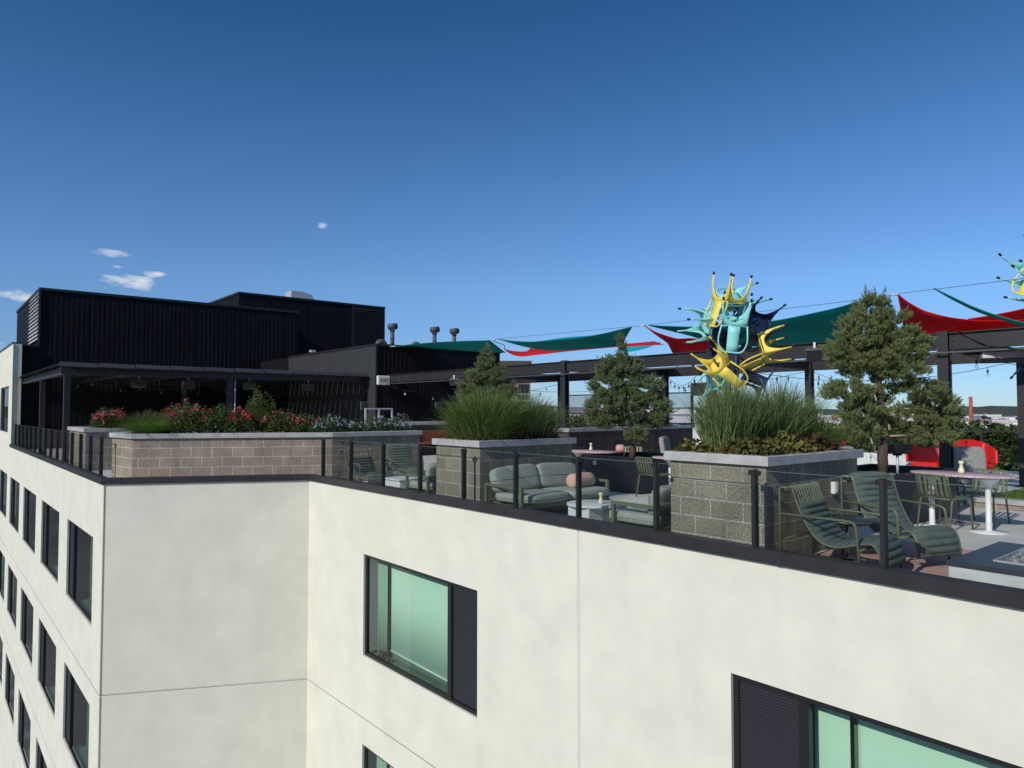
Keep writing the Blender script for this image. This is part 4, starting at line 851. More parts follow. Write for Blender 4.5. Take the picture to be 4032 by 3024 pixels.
# crimson hammock-like daybeds
def daybed(label, loc, rz):
    t = thing('daybed', label, 'daybed', loc, rz, 'crimson daybeds by the dark wall')
    rows = [[(-.9+1.8*i/16, -.35+.7*j, .50-.10*math.sin(PI*i/16)+.22*max(0, i/16-.7)) for j in (0, .5, 1)] for i in range(17)]; m = MB(); m.grid(rows, .04); m.build('seat', 'redcloth', t)
    for s_ in (-1, 1): MB().tube(fillet([(-.75*s_, -.3, 0), (-.9*s_, -.3, .5), (-.9*s_, .3, .5), (-.75*s_, .3, 0)], .05), .02, 8).build('frame', 'alu', t)
    m = MB(); cushion(m, Vector((-.78, 0, .6)), (.12, .22, .10), (0, 0, 0), .7, False); m.build('pillow', 'blush', t); return t
db = daybed('crimson daybed with a pink pillow below the dark block wall, left one', (14.6, 11.9, 0), R_(-45)); dup(db, (15.6, 11.0, 0), R_(-150), 'crimson daybed with a pink pillow, right one beside the bronze leaves')
# low brown tables far right, blue pouf
for lab, loc in (('low reddish-brown table beyond the black planter at right', (15.0, 6.1, 0)), ('dark reddish-brown side table beside the red armchairs', (18.3, 4.1, 0))):
    t = thing('low_table', lab, 'table', loc, 0, 'reddish low tables'); MB().lathe([(.42, .42), (.43, .43), (.43, .45), (.42, .455)], 0, 0, 30).build('table_top', 'wood', t)
    for k in range(4): a = k*PI/2+.4; MB().tube([(.34*math.cos(a), .34*math.sin(a), 0), (.3*math.cos(a), .3*math.sin(a), .42)], .015, 6).build('leg', 'black', t)
# planter floodlight on a post
t = thing('post_light', 'black louvred box light on a grey post in the right pine planter', 'garden light', (11.55, 4.62, .6)); MB().tube([(0, 0, 0), (0, 0, .30)], .02, 10).build('post', 'alu', t)
m = MB(); m.box(-.05, -.05, .30, .05, .05, .325); q = Matrix.Rotation(R_(-40), 4, 'Z'); m.box(-.17, -.09, .33, .17, .09, .46, q, bev=.01); m.box(-.19, -.1, .462, .19, .1, .475, q)
for k in range(3): m.box(-.10, -.105, .355+k*.028, .10, -.091, .367+k*.028, q)
m.build('lamp_head', 'black', t)

# ------------------------------------------------------------------ pergola fittings: speakers, heaters, string lights, sign
def speaker(label, loc, rz, s=1, tilt=20):
    t = thing('speaker', label, 'speaker', loc, rz, 'box speakers under the beams'); q = Matrix.Rotation(R_(tilt), 4, 'X')
    m = MB(); m.box(-.14*s, -.10*s, -.22*s, .14*s, .09*s, 0, q, bev=.015); m.build('cabinet', 'pipe', t); MB().box(-.12*s, -.108*s, -.20*s, .12*s, -.101*s, -.02*s, q).build('grille', 'black', t); MB().box(-.02, -.02, -.01, .02, .02, .1).build('bracket', 'alu', t)
speaker('grey box speaker tilted on the beam left of the small back pine', (13.2, 18.75, 2.62), R_(-60))
speaker('dark grey box speaker on the beam between the sculpture and the tall pine', (13.2, 6.75, 2.80), R_(-70), 1.15)
speaker('black box speaker on the column left of the sculpture', (13.2, 9.36, 2.2), R_(-80), 1.3, 0)
t = thing('patio_heater', 'silver radiant heater box hung under the beam at right', 'heater', (13.75, 3.75, 2.48), R_(-62)); q = Matrix.Rotation(R_(-25), 4, 'X'); MB().box(-.4, -.09, -.08, .4, .09, .05, q, bev=.012).build('housing', 'pipe', t); MB().box(-.37, -.10, -.07, .37, -.092, .04, q).build('reflector', 'alu', t)
for k, (x, y) in enumerate(((5.4, 25.2), (7.0, 25.6), (9.0, 25.4), (11.2, 25.4))):
    t = thing('ceiling_heater', ['box heater under the left canopy, leftmost of four', 'box heater under the left canopy, second from left', 'box heater under the left canopy, third from left', 'box heater under the left canopy, nearest the exit sign'][k], 'heater', (x, y, 2.6), 0, 'heaters under the left canopy'); MB().box(-.2, -.12, -.28, .2, .12, -.03, bev=.01).build('housing', 'pipe', t); MB().box(-.02, -.02, -.03, .02, .02, .1).build('bracket', 'alu', t)
t = thing('exit_sign', 'small white illuminated exit sign on the corner of the black block', 'sign', (13.12, 23.16, 2.72)); MB().box(-.26, -.05, -.2, .26, .05, .14, bev=.02).build('housing', 'white', t)
MB().box(-.22, -.056, -.15, .22, -.051, .09).build('face_plate', 'joint', t)
fc = bpy.data.curves.new('exit_text', 'FONT'); fc.body = 'EXIT'; fc.size = .17; fc.align_x = 'CENTER'; fc.align_y = 'CENTER'; fc.extrude = .003; fo = bpy.data.objects.new('lettering', fc); COL.objects.link(fo); fo.parent = t; fo.location = (0, -.06, -.03); fo.rotation_euler = (R_(90), 0, 0); bpy.context.view_layer.update(); me_ = bpy.data.meshes.new_from_object(fo.evaluated_get(bpy.context.evaluated_depsgraph_get())); bpy.data.objects.remove(fo); me_.materials.clear(); me_.materials.append(MT['green']); fo = bpy.data.objects.new('lettering', me_); COL.objects.link(fo); fo.parent = t; fo.location = (0, -.06, -.03); fo.rotation_euler = (R_(90), 0, 0)
t = thing('menu_board', 'white-framed display stand beyond the aster flowers', 'display stand', (11.9, 21.3, 0), R_(0)); m = MB()
for x in (-.5, 0, .5):
    m.box(x-.025, -.025, 0, x+.025, .025, 1.62)
m.box(-.525, -.026, 1.62, .525, .026, 1.66); m.box(-.475, -.02, .6, .475, .02, .64); m.build('frame', 'alu', t); MB().box(.03, -.008, .66, .47, .008, 1.6).build('panel', 'screen', t)
for lab, loc in (('small grey junction box on the shaded black wall', (15.6, 23.24, 1.75)), ('grey speaker box on the black corner column of the canopy', (12.75, 23.95, 1.75))):
    t = thing('wall_box', lab, 'wall box', loc); MB().box(-.16, -.06, -.16, .16, 0, .16, bev=.012).build('cover', 'pipe', t); MB().box(-.10, -.068, -.1, .10, -.061, .1, bev=.004).build('front_plate', 'siding_grey', t)
def string(label, a, b, sagm, n, bright=False):
    a = Vector(a); b = Vector(b); t = thing('string_light', label, 'string light', tuple(a), 0, 'string lights under the pergola')
    pt = lambda u: a.lerp(b, u)+Vector((0, 0, -4*sagm*u*(1-u)))
    MB().tube([pt(i/20) for i in range(21)], .006, 5).build('cable', 'black', t, world=True)
    for k in range(n):
        p = pt((k+.5)/n); m = MB(); m.tube([p, p-Vector((0, 0, .05)), p-Vector((0, 0, .055)), p-Vector((0, 0, .11))], [.005, .005, .022, .02], 8); o = m.build('bulb_socket', 'black', t, world=True)
        m = MB(); m.lathe([(.012, -.11), (.024, -.135), (.028, -.16), (.02, -.185), (.004, -.195)], 0, 0, 10); m.v = [(p[0]+v[0], p[1]+v[1], p[2]+v[2]) for v in m.v]; m.build('bulb', 'bulb' if bright else 'clear', o, world=True)
string('string of bulbs sagging between the first two right-hand columns', (13.4, 4.5, 2.6), (17.7, .1, 2.6), .42, 7)
string('string of bulbs crossing behind the tall pine', (13.4, 9.1, 2.6), (17.7, 4.8, 2.6), .38, 7)
string('string of bulbs crossing behind the sculpture, upper one', (17.7, 9.1, 2.6), (13.4, 4.8, 2.55), .36, 7)
string('string of bulbs left of the sculpture with a low sag', (13.4, 13.7, 2.6), (17.7, 9.3, 2.6), .40, 7)
string('string of bulbs left of the middle pine', (17.7, 13.7, 2.6), (13.4, 9.4, 2.6), .34, 7)
string('string of bulbs by the back planter column', (13.4, 18.0, 2.55), (17.7, 13.9, 2.6), .42, 7)
string('string of bulbs hanging in front of the black block wall', (13.3, 22.9, 2.45), (17.7, 18.5, 2.55), .42, 6, True)
string('string of bulbs across the shaded left canopy, front one', (3.4, 25, 2.6), (12.6, 24.6, 2.6), .22, 7)
string('string of bulbs across the shaded left canopy, rear one', (3.4, 27.5, 2.6), (12.6, 28.5, 2.6), .25, 7)
# far glazed windscreen on the back planter and the far rail
t = thing('glass_windscreen', 'tall smoked-glass windscreen in black frames behind the middle pine', 'windscreen', (19.2, 14.2, 0))
for k in range(5):
    y = 13.94+k*1.45; m = MB(); m.box(19.16, y-.03, 1.1, 19.24, y+.03, 2.18); m.build('post', 'black', t, world=True)
    if k < 4: MB().box(19.195, y+.03, 1.16, 19.207, y+1.42, 2.14).build('glass_panel', 'screen', t, world=True); MB().box(19.165, y+.03, 2.14, 19.235, y+1.42, 2.18).build('frame_rail', 'black', t, world=True); MB().box(19.165, y+.03, 1.1, 19.235, y+1.42, 1.16).build('frame_rail', 'black', t, world=True)
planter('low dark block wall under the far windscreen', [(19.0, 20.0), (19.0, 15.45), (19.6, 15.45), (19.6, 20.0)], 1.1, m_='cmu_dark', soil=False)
t = thing('terrace_rail', 'black-topped glass rail along the far right edge of the roof', 'railing', (21.8, -3, 0))
m = MB(); m.box(21.77, -3, 1.02, 21.83, 8.2, 1.06); m.build('handrail', 'black', t, world=True)
for k in range(8): y = -2.9+k*1.58; MB().box(21.78, y-.025, 0, 21.82, y+.025, 1.02).build('post', 'black', t, world=True); MB().box(21.797, y+.03, .1, 21.803, y+1.55, 1.0).build('glass_panel', 'screen', t, world=True) if k < 7 else None
t = tag(MB().box(18.7, 8.3, 0, 21.9, 13.4, .02).box(20.0, 6.0, 0, 20.3, 12.8, .42, bev=.01).build('seat_wall', 'conc_light'), 'low grey concrete seat wall under the pines at far right', 'wall')

# ------------------------------------------------------------------ chair sculptures
def sculpture(label, loc, specs, polez=3.3):
    t = thing('chair_sculpture', label, 'sculpture', loc, 0, 'sculptures of stacked plastic chairs')
    MB().tube([(0, 0, 0), (0, 0, polez)], .042, 14).lathe([(.25, 0), (.25, .015), (.05, .02)], 0, 0, 24).build('pole', 'navy', t)
    for (a, z, d, legs, back, colr) in specs:
        Lg = (CR*legs[0]+np.array([0, 0, legs[1]])-CD*legs[2]); Bk = (CR*back[0]+np.array([0, 0, back[1]])-CD*back[2])
        dn = Vector(Lg).normalized(); bk = Vector(Bk); bk = (bk-dn*bk.dot(dn)).normalized(); wd = dn.cross(bk)
        c = Vector(CR*a-CD*d)+Vector((0, 0, z)); q = Matrix((( wd[0], bk[0], -dn[0], c[0]), (wd[1], bk[1], -dn[1], c[1]), (wd[2], bk[2], -dn[2], c[2]), (0, 0, 0, 1)))
        TP = lambda v: q @ (Vector(v)*.98)
        m = MB(); N_ = 8
        def surf(fn, nu=8, nv=8, th_=.012): m.grid([[TP(fn(i/nu, j/nv)) for j in range(nv+1)] for i in range(nu+1)], th_)
        surf(lambda u, v: ((u-.5)*.385*(1-.06*v), (v-.5)*.385, .02*((2*u-1)**2)-.01+.01*math.cos(PI*(v-.5))))
        # skirt that flows into four tapered legs
        cs = [(-1, -1), (1, -1), (1, 1), (-1, 1)]
        for k in range(4):
            (ax, ay), (bx_, by_) = cs[k], cs[(k+1) % 4]
            def sk(u, v, ax=ax, ay=ay, bx_=bx_, by_=by_):
                drop = .045+.31*abs(2*u-1)**3.2; x = (ax+(bx_-ax)*u)*.192; y = (ay+(by_-ay)*u)*.192; s_ = 1+.14*v*drop/.3; return (x*s_, y*s_, -v*drop)
            surf(sk, 20, 3, .008)
        for sx, sy in cs:
            P = [(sx*.18, sy*.18, -.01), (sx*.192, sy*.192, -.16), (sx*.205, sy*.205, -.32), (sx*.213, sy*.213, -.43)]; m.tube([TP(p) for p in P], [.02, .018, .014, .011], 8)
        body = m.build('chair_seat', colr, t)
        m = MB(); P = fillet([(-.2, .19, .0), (-.235, .25, .26), (-.17, .29, .43), (.17, .29, .43), (.235, .25, .26), (.2, .19, 0)], .12, 6); m.tube([TP(p) for p in P], .0125, 8)
        m.grid([[TP((x, .20+.085*v, .01+.42*v)) for x in (-.095+.01*v, 0, .095-.01*v)] for v in (0, .25, .5, .75, 1)], .01); m.build('chair_back', colr, body)
        for sx, sy in cs:
            m = MB(); m.tube([TP((sx*.211, sy*.211, -.415)), TP((sx*.215, sy*.215, -.46))], [.019, .019], 8)
            m.build('foot_tip', 'rub', body)
        m = MB(); m.tube([TP((0, 0, -.03)), (0, 0, z)], .012, 6); m.build('bracket', 'navy', body)
K = .001506; zz = lambda y: 3.74-(y-205)*K; xx = lambda x: (x-850)*K
SPEC = [(xx(745), zz(450), .14, (.10, 1, .20), (-.95, -.35, .35), 'yel'),
        (xx(900), zz(470), -.12, (1, .24, -.25), (.1, .6, .7), 'turq'),
        (xx(785), zz(690), .26, (.0, 1, .42), (-.35, -.6, .9), 'turq'),
        (xx(540), zz(690), -.05, (-1, -.05, .15), (.1, .8, .5), 'turq'),
        (xx(1090), zz(690), .0, (.25, .35, 1), (-.2, -.9, .3), 'navy'),
        (xx(1110), zz(960), .10, (1, .24, .25), (-.55, -.85, .2), 'yel'),
        (xx(640), zz(1130), .12, (-.85, .55, .3), (.7, -.85, .3), 'yel'),
        (xx(690), zz(1290), -.15, (-.5, -.6, .5), (.3, -.7, -.6), 'turq'),
        (xx(1060), zz(1290), -.1, (-.4, -.8, .3), (1, -.35, .2), 'navy'),
        (xx(700), zz(880), -.15, (.1, -.4, .9), (-.2, .9, .2), 'navy')]
sculpture('tall sculpture of yellow, turquoise and navy plastic chairs on a navy pole', (10.3, 6.6, 0), SPEC)
K2 = 1/1535*11.0/1.0
def s2(x, y): return ((x-2237)*11.2/1535, 1.6+(893-y)*11.2/1535)
SP2 = [(*s2(2225, 585), .1, (-.75, .5, .3), (.7, .3, .3), 'turq'), (*s2(2238, 600), .12, (.4, 1, .3), (-.9, -.5, .4), 'yel'), (*s2(2235, 625), 0., (-1, .25, .2), (.2, -.8, .4), 'turq'), (*s2(2260, 735), .1, (-1, .2, .1), (.6, -.8, .3), 'yel'), (*s2(2250, 790), 0, (-.6, -.5, .3), (.5, -.5, .3), 'navy')]
dd2 = 11.2; hd = R_(50.2)-math.atan((2245-1106)/1535); rr2 = dd2/math.cos(math.atan((2245-1106)/1535))
sculpture('second plastic-chair sculpture cut off by the right edge of the photo', (rr2*math.cos(hd), rr2*math.sin(hd), 0), SP2)

# ------------------------------------------------------------------ pines
pine('leaning middle pine in a black steel planter, its trunk bare at the foot', (11.1, 9.5, .62),
     [(-.26, 2.78, 0, .14, .30, 130), (-.45, 2.42, 0, .27, .24, 270), (-.05, 2.42, 0, .24, .22, 220), (-.52, 2.05, 0, .34, .26, 360), (.24, 2.02, .05, .42, .27, 430), (-.12, 1.8, .1, .5, .32, 400),
      (-.60, 1.62, 0, .36, .28, 400), (.38, 1.62, 0, .40, .27, 420), (-.62, 1.36, 0, .30, .16, 200), (.42, 1.36, .1, .34, .16, 220), (-.1, 1.45, .2, .3, .2, 120), (.04, 1.06, -.12, .19, .14, 190)],
     [(-.02, .60, 0, .075), (0, .78, 0, .06), (-.02, .95, 0, .05), (-.08, 1.3, .03, .045), (-.12, 1.8, .03, .035), (-.22, 2.3, 0, .022), (-.27, 2.8, 0, .01)],
     [[(-.04, 1.15, 0, .02), (-.2, 1.24, -.06, .015), (-.42, 1.42, -.12, .008)], [(0, 1.1, 0, .015), (.1, 1.2, -.05, .01), (.3, 1.45, -.08, .006)], [(-.03, 1.12, 0, .014), (-.22, 1.13, -.1, .005)], [(0, .9, 0, .02), (-.15, .75, -.03, .012), (-.2, .66, -.03, .01)]],
     'needle2', 1.75, [(-.27, 2.86, .30), (-.2, 2.8, .22), (-.5, 2.55, .14), (-.65, 2.4, .16), (.05, 2.55, .14), (.2, 2.45, .15), (-.75, 2.3, .14), (.4, 2.15, .14)])
pine('tallest pine, upright with two low side clumps, in the right-hand black planter', (11.2, 4.6, .62),
     [(-.2, 3.08, 0, .24, .24, 330), (-.36, 2.8, 0, .30, .26, 420), (.08, 2.82, 0, .30, .26, 420), (-.58, 2.52, 0, .30, .26, 400), (.28, 2.55, 0, .33, .26, 420), (-.12, 2.5, -.1, .36, .28, 420), (.12, 2.28, .05, .36, .17, 280), (-.38, 2.3, 0, .33, .16, 280),
      (-.60, 1.86, 0, .34, .17, 380), (-.42, 1.54, -.05, .34, .22, 420), (-.45, 1.24, 0, .27, .15, 270), (.46, 1.88, 0, .36, .16, 380), (.74, 1.56, 0, .33, .24, 480), (.36, 1.46, .1, .30, .22, 320), (.62, 1.18, .05, .34, .17, 360), (-.12, 1.72, .2, .25, .2, 160), (-.3, 2.2, .1, .34, .16, 220), (.15, 2.15, -.1, .36, .15, 240), (-.7, 2.4, 0, .2, .16, 140), (-.15, 1.95, .15, .2, .12, 90)],
     [(-.08, .58, 0, .07), (-.10, .9, 0, .075), (-.05, 1.2, 0, .06), (-.1, 1.6, 0, .055), (-.13, 2.0, 0, .045), (-.16, 2.5, 0, .03), (-.2, 3.1, 0, .012)],
     [[(-.08, 1.1, 0, .025), (-.3, 1.2, 0, .018), (-.5, 1.3, 0, .008)], [(-.08, 1.5, 0, .03), (.2, 1.62, 0, .02), (.55, 1.6, 0, .01)], [(-.1, 1.6, 0, .025), (-.4, 1.7, 0, .016), (-.7, 1.85, 0, .008)], [(-.1, .95, 0, .03), (-.24, .98, -.05, .02), (-.3, 1.2, -.05, .012)], [(-.08, 1.2, 0, .02), (.3, 1.22, 0, .012), (.6, 1.2, 0, .006)]],
     'needle', 1.3, [(-.31, 3.2, .25), (-.16, 3.2, .22), (-.02, 3.18, .24), (-.4, 3.05, .2), (.06, 3.1, .18), (-.24, 3.25, .12), (-.6, 2.7, .16), (-.75, 2.6, .14), (.3, 2.78, .15), (.45, 2.7, .14), (-.48, 2.88, .15), (.2, 2.9, .14), (-.85, 1.9, .14), (.9, 1.72, .14)])
pine('small cone-shaped pine rising behind the middle grass clump', (9.6, 12.4, .62),
     [(0, 2.78, 0, .11, .2, 90), (-.02, 2.58, 0, .24, .15, 190), (-.18, 2.36, 0, .26, .15, 200), (.2, 2.4, 0, .24, .15, 200), (0, 2.3, 0, .34, .16, 220), (-.3, 2.12, 0, .30, .16, 260), (.28, 2.15, 0, .30, .18, 260), (-.3, 1.92, 0, .34, .17, 260), (.22, 1.9, 0, .34, .2, 260), (-.05, 1.7, 0, .5, .2, 280), (0, 1.45, 0, .42, .2, 200)],
     [(0, .6, 0, .05), (0, 1.6, 0, .04), (0, 2.9, 0, .01)], [], 'needle2', 1.0, [(0, 2.85, .16), (-.18, 2.62, .1), (.17, 2.62, .1)], nlen=.04, shoot=.09)

# ------------------------------------------------------------------ planting
def plant(name, label, catg, loc, parts, group):
    t = thing(name, label, catg, loc, 0, group)
    for pn, mt_, (V, F) in parts: build_np(pn, V-np.array(loc), F, mt_, t)
    return t
GRP = 'ornamental grasses in the planters'
plant('ornamental_grass', 'bright green arching grass clump, left half of the middle planter', 'grass clump', (7.2, 9.42, 1.05), [('blade', 'g1', cat(blades(3794, 7.2, 9.42, .40, .46, 1.05, .6, 1.12, .42, .0052, seg=6), blades(1264, 7.15, 9.4, .45, .5, 1.05, .35, .85, .62, .0052, seg=6)))], GRP)
plant('ornamental_grass', 'darker green grass clump, right half of the middle planter', 'grass clump', (8.2, 9.45, 1.05), [('blade', 'g2', cat(blades(3372, 8.15, 9.47, .45, .42, 1.05, .55, 1.06, .42, .0052, seg=6), blades(1159, 8.25, 9.4, .45, .45, 1.05, .3, .8, .6, .0052, seg=6)))], GRP)
plant('ornamental_grass', 'tall blue-green reed grass at the back of the nearest planter', 'grass clump', (7.75, 4.75, 1.05), [('blade', 'g2', cat(blades(2424, 7.4, 4.82, .42, .26, 1.05, .65, 1.1, .26, .0052, .4, 6), blades(2635, 8.22, 4.68, .54, .30, 1.05, .6, 1.1, .32, .0052, .5, 6)))], GRP)
plant('ornamental_grass', 'loose wiry grass flopping over the right end of the nearest planter', 'grass clump', (8.5, 4.4, 1.05), [('blade', 'g1', blades(843, 8.5, 4.42, .24, .28, 1.05, .3, .75, .55, .0052, .8, 7))], GRP)
def leafband(n, x0, x1, y0, y1, z0, z1, size, mt_=None):
    C = np.stack([rng.uniform(x0, x1, n), rng.uniform(y0, y1, n), np.zeros(n)], 1); mound = .6+.4*np.sin(C[:, 0]*9)*np.cos(C[:, 1]*8+1); C[:, 2] = z0+(z1-z0)*rng.uniform(0, 1, n)**.7*mound; return leaves(C, size, .95, .25, .35)
def lobed(n, *a):
    V, F = leafband(n, *a); V2, F2 = leaves(V[::4]+rng.normal(size=(len(V)//4, 3))*.008, a[6]*.7, .8, .2, .3); return cat((V, F), (V2, F2))
plant('coral_bells', 'low bronze and olive lobed leaves along the front edge of the nearest planter', 'foliage plant', (7.3, 4.2, 1.05), [('leaf', 'heu', cat(lobed(1100, 6.80, 8.0, 4.02, 4.36, 1.03, 1.33, .075), lobed(600, 6.80, 7.1, 4.3, 5.15, 1.03, 1.27, .075)))], 'low leafy plants in the planters')
plant('coral_bells', 'burgundy lobed leaves at the right front of the nearest planter', 'foliage plant', (8.1, 4.25, 1.05), [('leaf', 'heu2', cat(lobed(420, 7.7, 8.5, 4.05, 4.42, 1.03, 1.33, .07), lobed(80, 7.0, 7.7, 4.1, 4.3, 1.08, 1.34, .07)))], 'low leafy plants in the planters')
plant('coral_bells', 'small dark leaves in shade at the foot of the middle grasses', 'foliage plant', (7.8, 8.95, 1.05), [('leaf', 'heu2', cat(lobed(500, 7.4, 8.6, 8.84, 9.1, 1.03, 1.25, .06), lobed(160, 6.78, 6.95, 8.9, 9.9, 1.03, 1.16, .06)))], 'low leafy plants in the planters')
def onface(u, back=.42):
    u += .17 if u < 3.55 else 0
    """spot in the long planter, u metres along its front, then along its right-hand face"""
    if u < 3.55: p = Vector((pl1[0]+cdir[0]*u+.455*back, pl1[1]+cdir[1]*u+.89*back))
    else: p = Vector((6.91+(u-3.55), 14.41+back))
    return p
def shrub(name, label, catg, u, w_, h, leafm, petalm=None, nfl=0, nl=1600, ls=.045, back=.42, group='shrubs in the long block planter', spread=.36, psize=.04, asp=.6, at=None, flz=.35, fsp=.035):
    p = at if at else onface(u, back); z0 = 1.04; k = max(3, int(w_/.16)); L1 = []
    for i in range(k):
        off = (i+.5)/k-.5; hh = h*(1-.35*abs(off*2)**1.5)*rng.uniform(.85, 1.08); cx = p[0]+cdir[0]*off*w_ if u < 3.55 or at else p[0]+off*w_; cy = p[1]+(cdir[1]*off*w_ if u < 3.55 and not at else 0)
        L1.append((cx, cy, hh)); 
    V = []; stems = MB(); C = []; FC = []
    for cx, cy, hh in L1:
        C.append(blobpts(nl//k, (cx, cy, z0+hh*.48), (w_/k*.95, spread, hh*.52), .3))
        for q in range(3): stems.tube([(cx+rng.normal()*.03, cy+rng.normal()*.03, z0-.05), (cx+rng.normal()*.08, cy+rng.normal()*.08, z0+hh*.85)], .005, 4)
        if nfl:
            d = rand_dir(max(1, int(nfl*.5)//k)); d[:, 2] = np.abs(d[:, 2])*.8+flz-.35+.1; d[:, 1] = -np.abs(d[:, 1])*1.0; d = unit(d); FC.append(np.array((cx, cy, z0+hh*.48))+d*np.array((w_/k*1.0, spread*1.02, hh*.55)))
    V, F = leaves(np.concatenate([np.concatenate(C), np.concatenate(C)+rng.normal(size=(sum(len(c) for c in C), 3))*.05]), ls, asp, .3, .3)
    t = plant(name, label, catg, (p[0], p[1], z0), [('leaf', leafm, (V, F))], group); stems.build('stem', 'bark', t, world=True)
    if nfl:
        FC = np.concatenate(FC)
        for gi, pm in enumerate(petalm):
            sub = FC[gi::len(petalm)]; n = 11; P = np.repeat(sub, n, 0)+rng.normal(size=(len(sub)*n, 3))*fsp; V, F = leaves(P, psize, .95, .2, .4); build_np('flower', V-np.array((p[0], p[1], z0)), F, pm, t)
    return t
soft = blades(1500, 0, 0, .22, .2, 0, .18, .36, .5, .0028, .9, 7, .6)
def softgrass(label, x, y, z, sc=1, mt_='g3'):
    V, F = blades(1900, x, y, .26*sc, .22*sc, z, .2*sc, .42*sc, .55*sc, .0026, .9, 7, .5); return plant('fountain_grass', label, 'grass clump', (x, y, z), [('blade', mt_, (V, F))], GRP)
p = onface(.12, .4); softgrass('soft bright green grass spilling over the left corner of the long planter', p[0], p[1], 1.05, 1.15)
shrub('rose_bush', 'tallest rose bush with pink blooms, left part of the long planter', 'rose bush', .85, .75, .80, 'leaf', ['rose', 'rose2'], 46, 2600, group='rose bushes in the planters')
shrub('leafy_shrub', 'fresh green leafy shrub without flowers between two rose bushes', 'shrub', 1.45, .5, .68, 'leaf2', None, 0, 1500, .055)
shrub('rose_bush', 'rose bush with a dense crown of hot pink blooms, centre of the long planter', 'rose bush', 1.8, .52, .55, 'leaf', ['rose'], 44, 1900, group='rose bushes in the planters', flz=.7)
shrub('tall_weed', 'tall feathery light green plant, the highest in the long planter', 'plant', 2.2, .36, 1.02, 'leaf3', None, 0, 1500, .075, asp=.22, spread=.22)
shrub('tall_weed', 'second feathery green plant just right of the highest one', 'plant', 2.48, .2, .78, 'leaf3', None, 0, 700, .07, asp=.22, spread=.18)
shrub('rose_bush', 'rose bush with scattered coral and pink blooms, right of the feathery plants', 'rose bush', 2.68, .66, .62, 'leaf', ['rose', 'rose2'], 40, 2300, group='rose bushes in the planters')
shrub('rose_bush', 'low rose bush with few blooms beside the white asters', 'rose bush', 3.2, .5, .50, 'leaf', ['rose', 'rose2'], 16, 1500, group='rose bushes in the planters')
shrub('aster_clump', 'pale lavender aster clump around the front corner of the long planter', 'flower clump', 3.75, 1.1, .42, 'leaf2', ['aster'], 110, 2600, .036, psize=.022, fsp=.016, group='aster clumps in the long planter')
shrub('aster_clump', 'pale lavender aster clump at the right end of the long planter', 'flower clump', 5.0, 1.25, .40, 'leaf2', ['aster'], 110, 2600, .036, psize=.022, fsp=.016, group='aster clumps in the long planter')
shrub('rose_bush', 'rose bush with pink blooms in the small planter farthest left', 'rose bush', 0, .8, .62, 'leaf', ['rose', 'rose2'], 50, 1700, .06, at=(3.95, 21.75), group='rose bushes in the planters', psize=.055)
shrub('rose_bush', 'rose bush half hidden behind brown grass plumes at far left', 'rose bush', 0, .7, .66, 'leaf', ['rose', 'rose2'], 26, 1300, .06, at=(5.6, 22.0), group='rose bushes in the planters', psize=.055)
V, F = blades(900, 4.9, 21.7, .5, .2, 1.05, .4, .66, .15, .007, .3, 4); plant('fountain_grass', 'brown upright grass plumes in the small far-left planter', 'grass clump', (4.9, 21.7, 1.05), [('plume', 'g4', (V, F))], GRP)
softgrass('soft green grass mound at the front of the small far-left planter', 4.7, 21.4, 1.05, 1.5)
for i, (x, y, m_, lb, n) in enumerate(((14.2, 13.8, 'silver', 'silvery low plant in the long shaded planter, left of the middle pine', 500), (13.75, 13.75, 'leaf', 'dark spiky plant beside the pergola column on the shaded planter', 400), (17.6, 14.3, 'leaf2', 'green plant in the shaded planter by the windscreen frame', 500), (16.2, 14.2, 'leaf', 'dark low shrub in the shaded planter behind the middle pine', 600), (13.2, 22.0, 'silver', 'thin grassy tuft in the planter against the black wall', 120))):
    C = blobpts(n, (x, y, 1.25), (.42, .3, .24), .2); V, F = leaves(C, .09, .35, .6, .3); plant('low_shrub', lb, 'plant', (x, y, 1.05), [('leaf', m_, (V, F))], 'low plants in the dark planters')
C = blobpts(500, (16.8, 10.6, .75), (.35, .35, .42), .2); V, F = leaves(C, .11, .45, .5, .3); plant('burgundy_shrub', 'burgundy-leaved shrub behind the left corner of the nearest planter', 'shrub', (16.8, 10.6, 0), [('leaf', 'heu2', (V, F))], 'shrubs on the deck'); 
C = np.concatenate([blobpts(160, (20.8, 4.5+k*1.1, .35+.1*(k % 3)), (.4, .5, .3), .2) for k in range(6)]); V, F = leaves(C, .14, .5, .5, .3); plant('ground_cover_plants', 'low green planting along the far right railing', 'plants', (20.8, 4.5, 0), [('leaf', 'leaf', (V, F))], 'planting by the far rail')['kind'] = 'stuff'

# ------------------------------------------------------------------ the city beyond
def polar(hdg, d): a = R_(hdg); return (d*math.cos(a), d*math.sin(a))
def city_tree(label, x, y, top, rad, seed, mt_='tree'):
    rg = np.random.default_rng(seed); t = thing('city_tree', label, 'tree', (x, y, GZ), rg.uniform(0, 6), 'city trees beyond the roof'); h = top-GZ
    C = []
    for k in range(9):
        c = np.array([rg.uniform(-.5, .5)*rad, rg.uniform(-.5, .5)*rad, h-rad*.45-rg.uniform(0, .9)*rad]); n = 650; d = unit(rg.normal(size=(n, 3))); C.append(c+d*rad*rg.uniform(.3, .55)*np.array([1, 1, .75])*rg.uniform(.7, 1, (n, 1)))
    V, F = leaves(np.concatenate(C), rad*.075, .8, .2, .3); build_np('crown', V, F, mt_, t)
    MB().tube([(0, 0, 0), (.1, 0, h*.5), (0, .1, h*.85)], [.35, .28, .12], 8).tube([(.1, 0, h*.5), (rad*.4, .2, h*.8)], [.2, .08], 6).tube([(.1, 0, h*.55), (-rad*.4, -.2, h*.82)], [.18, .08], 6).build('trunk', 'bark', t); return t
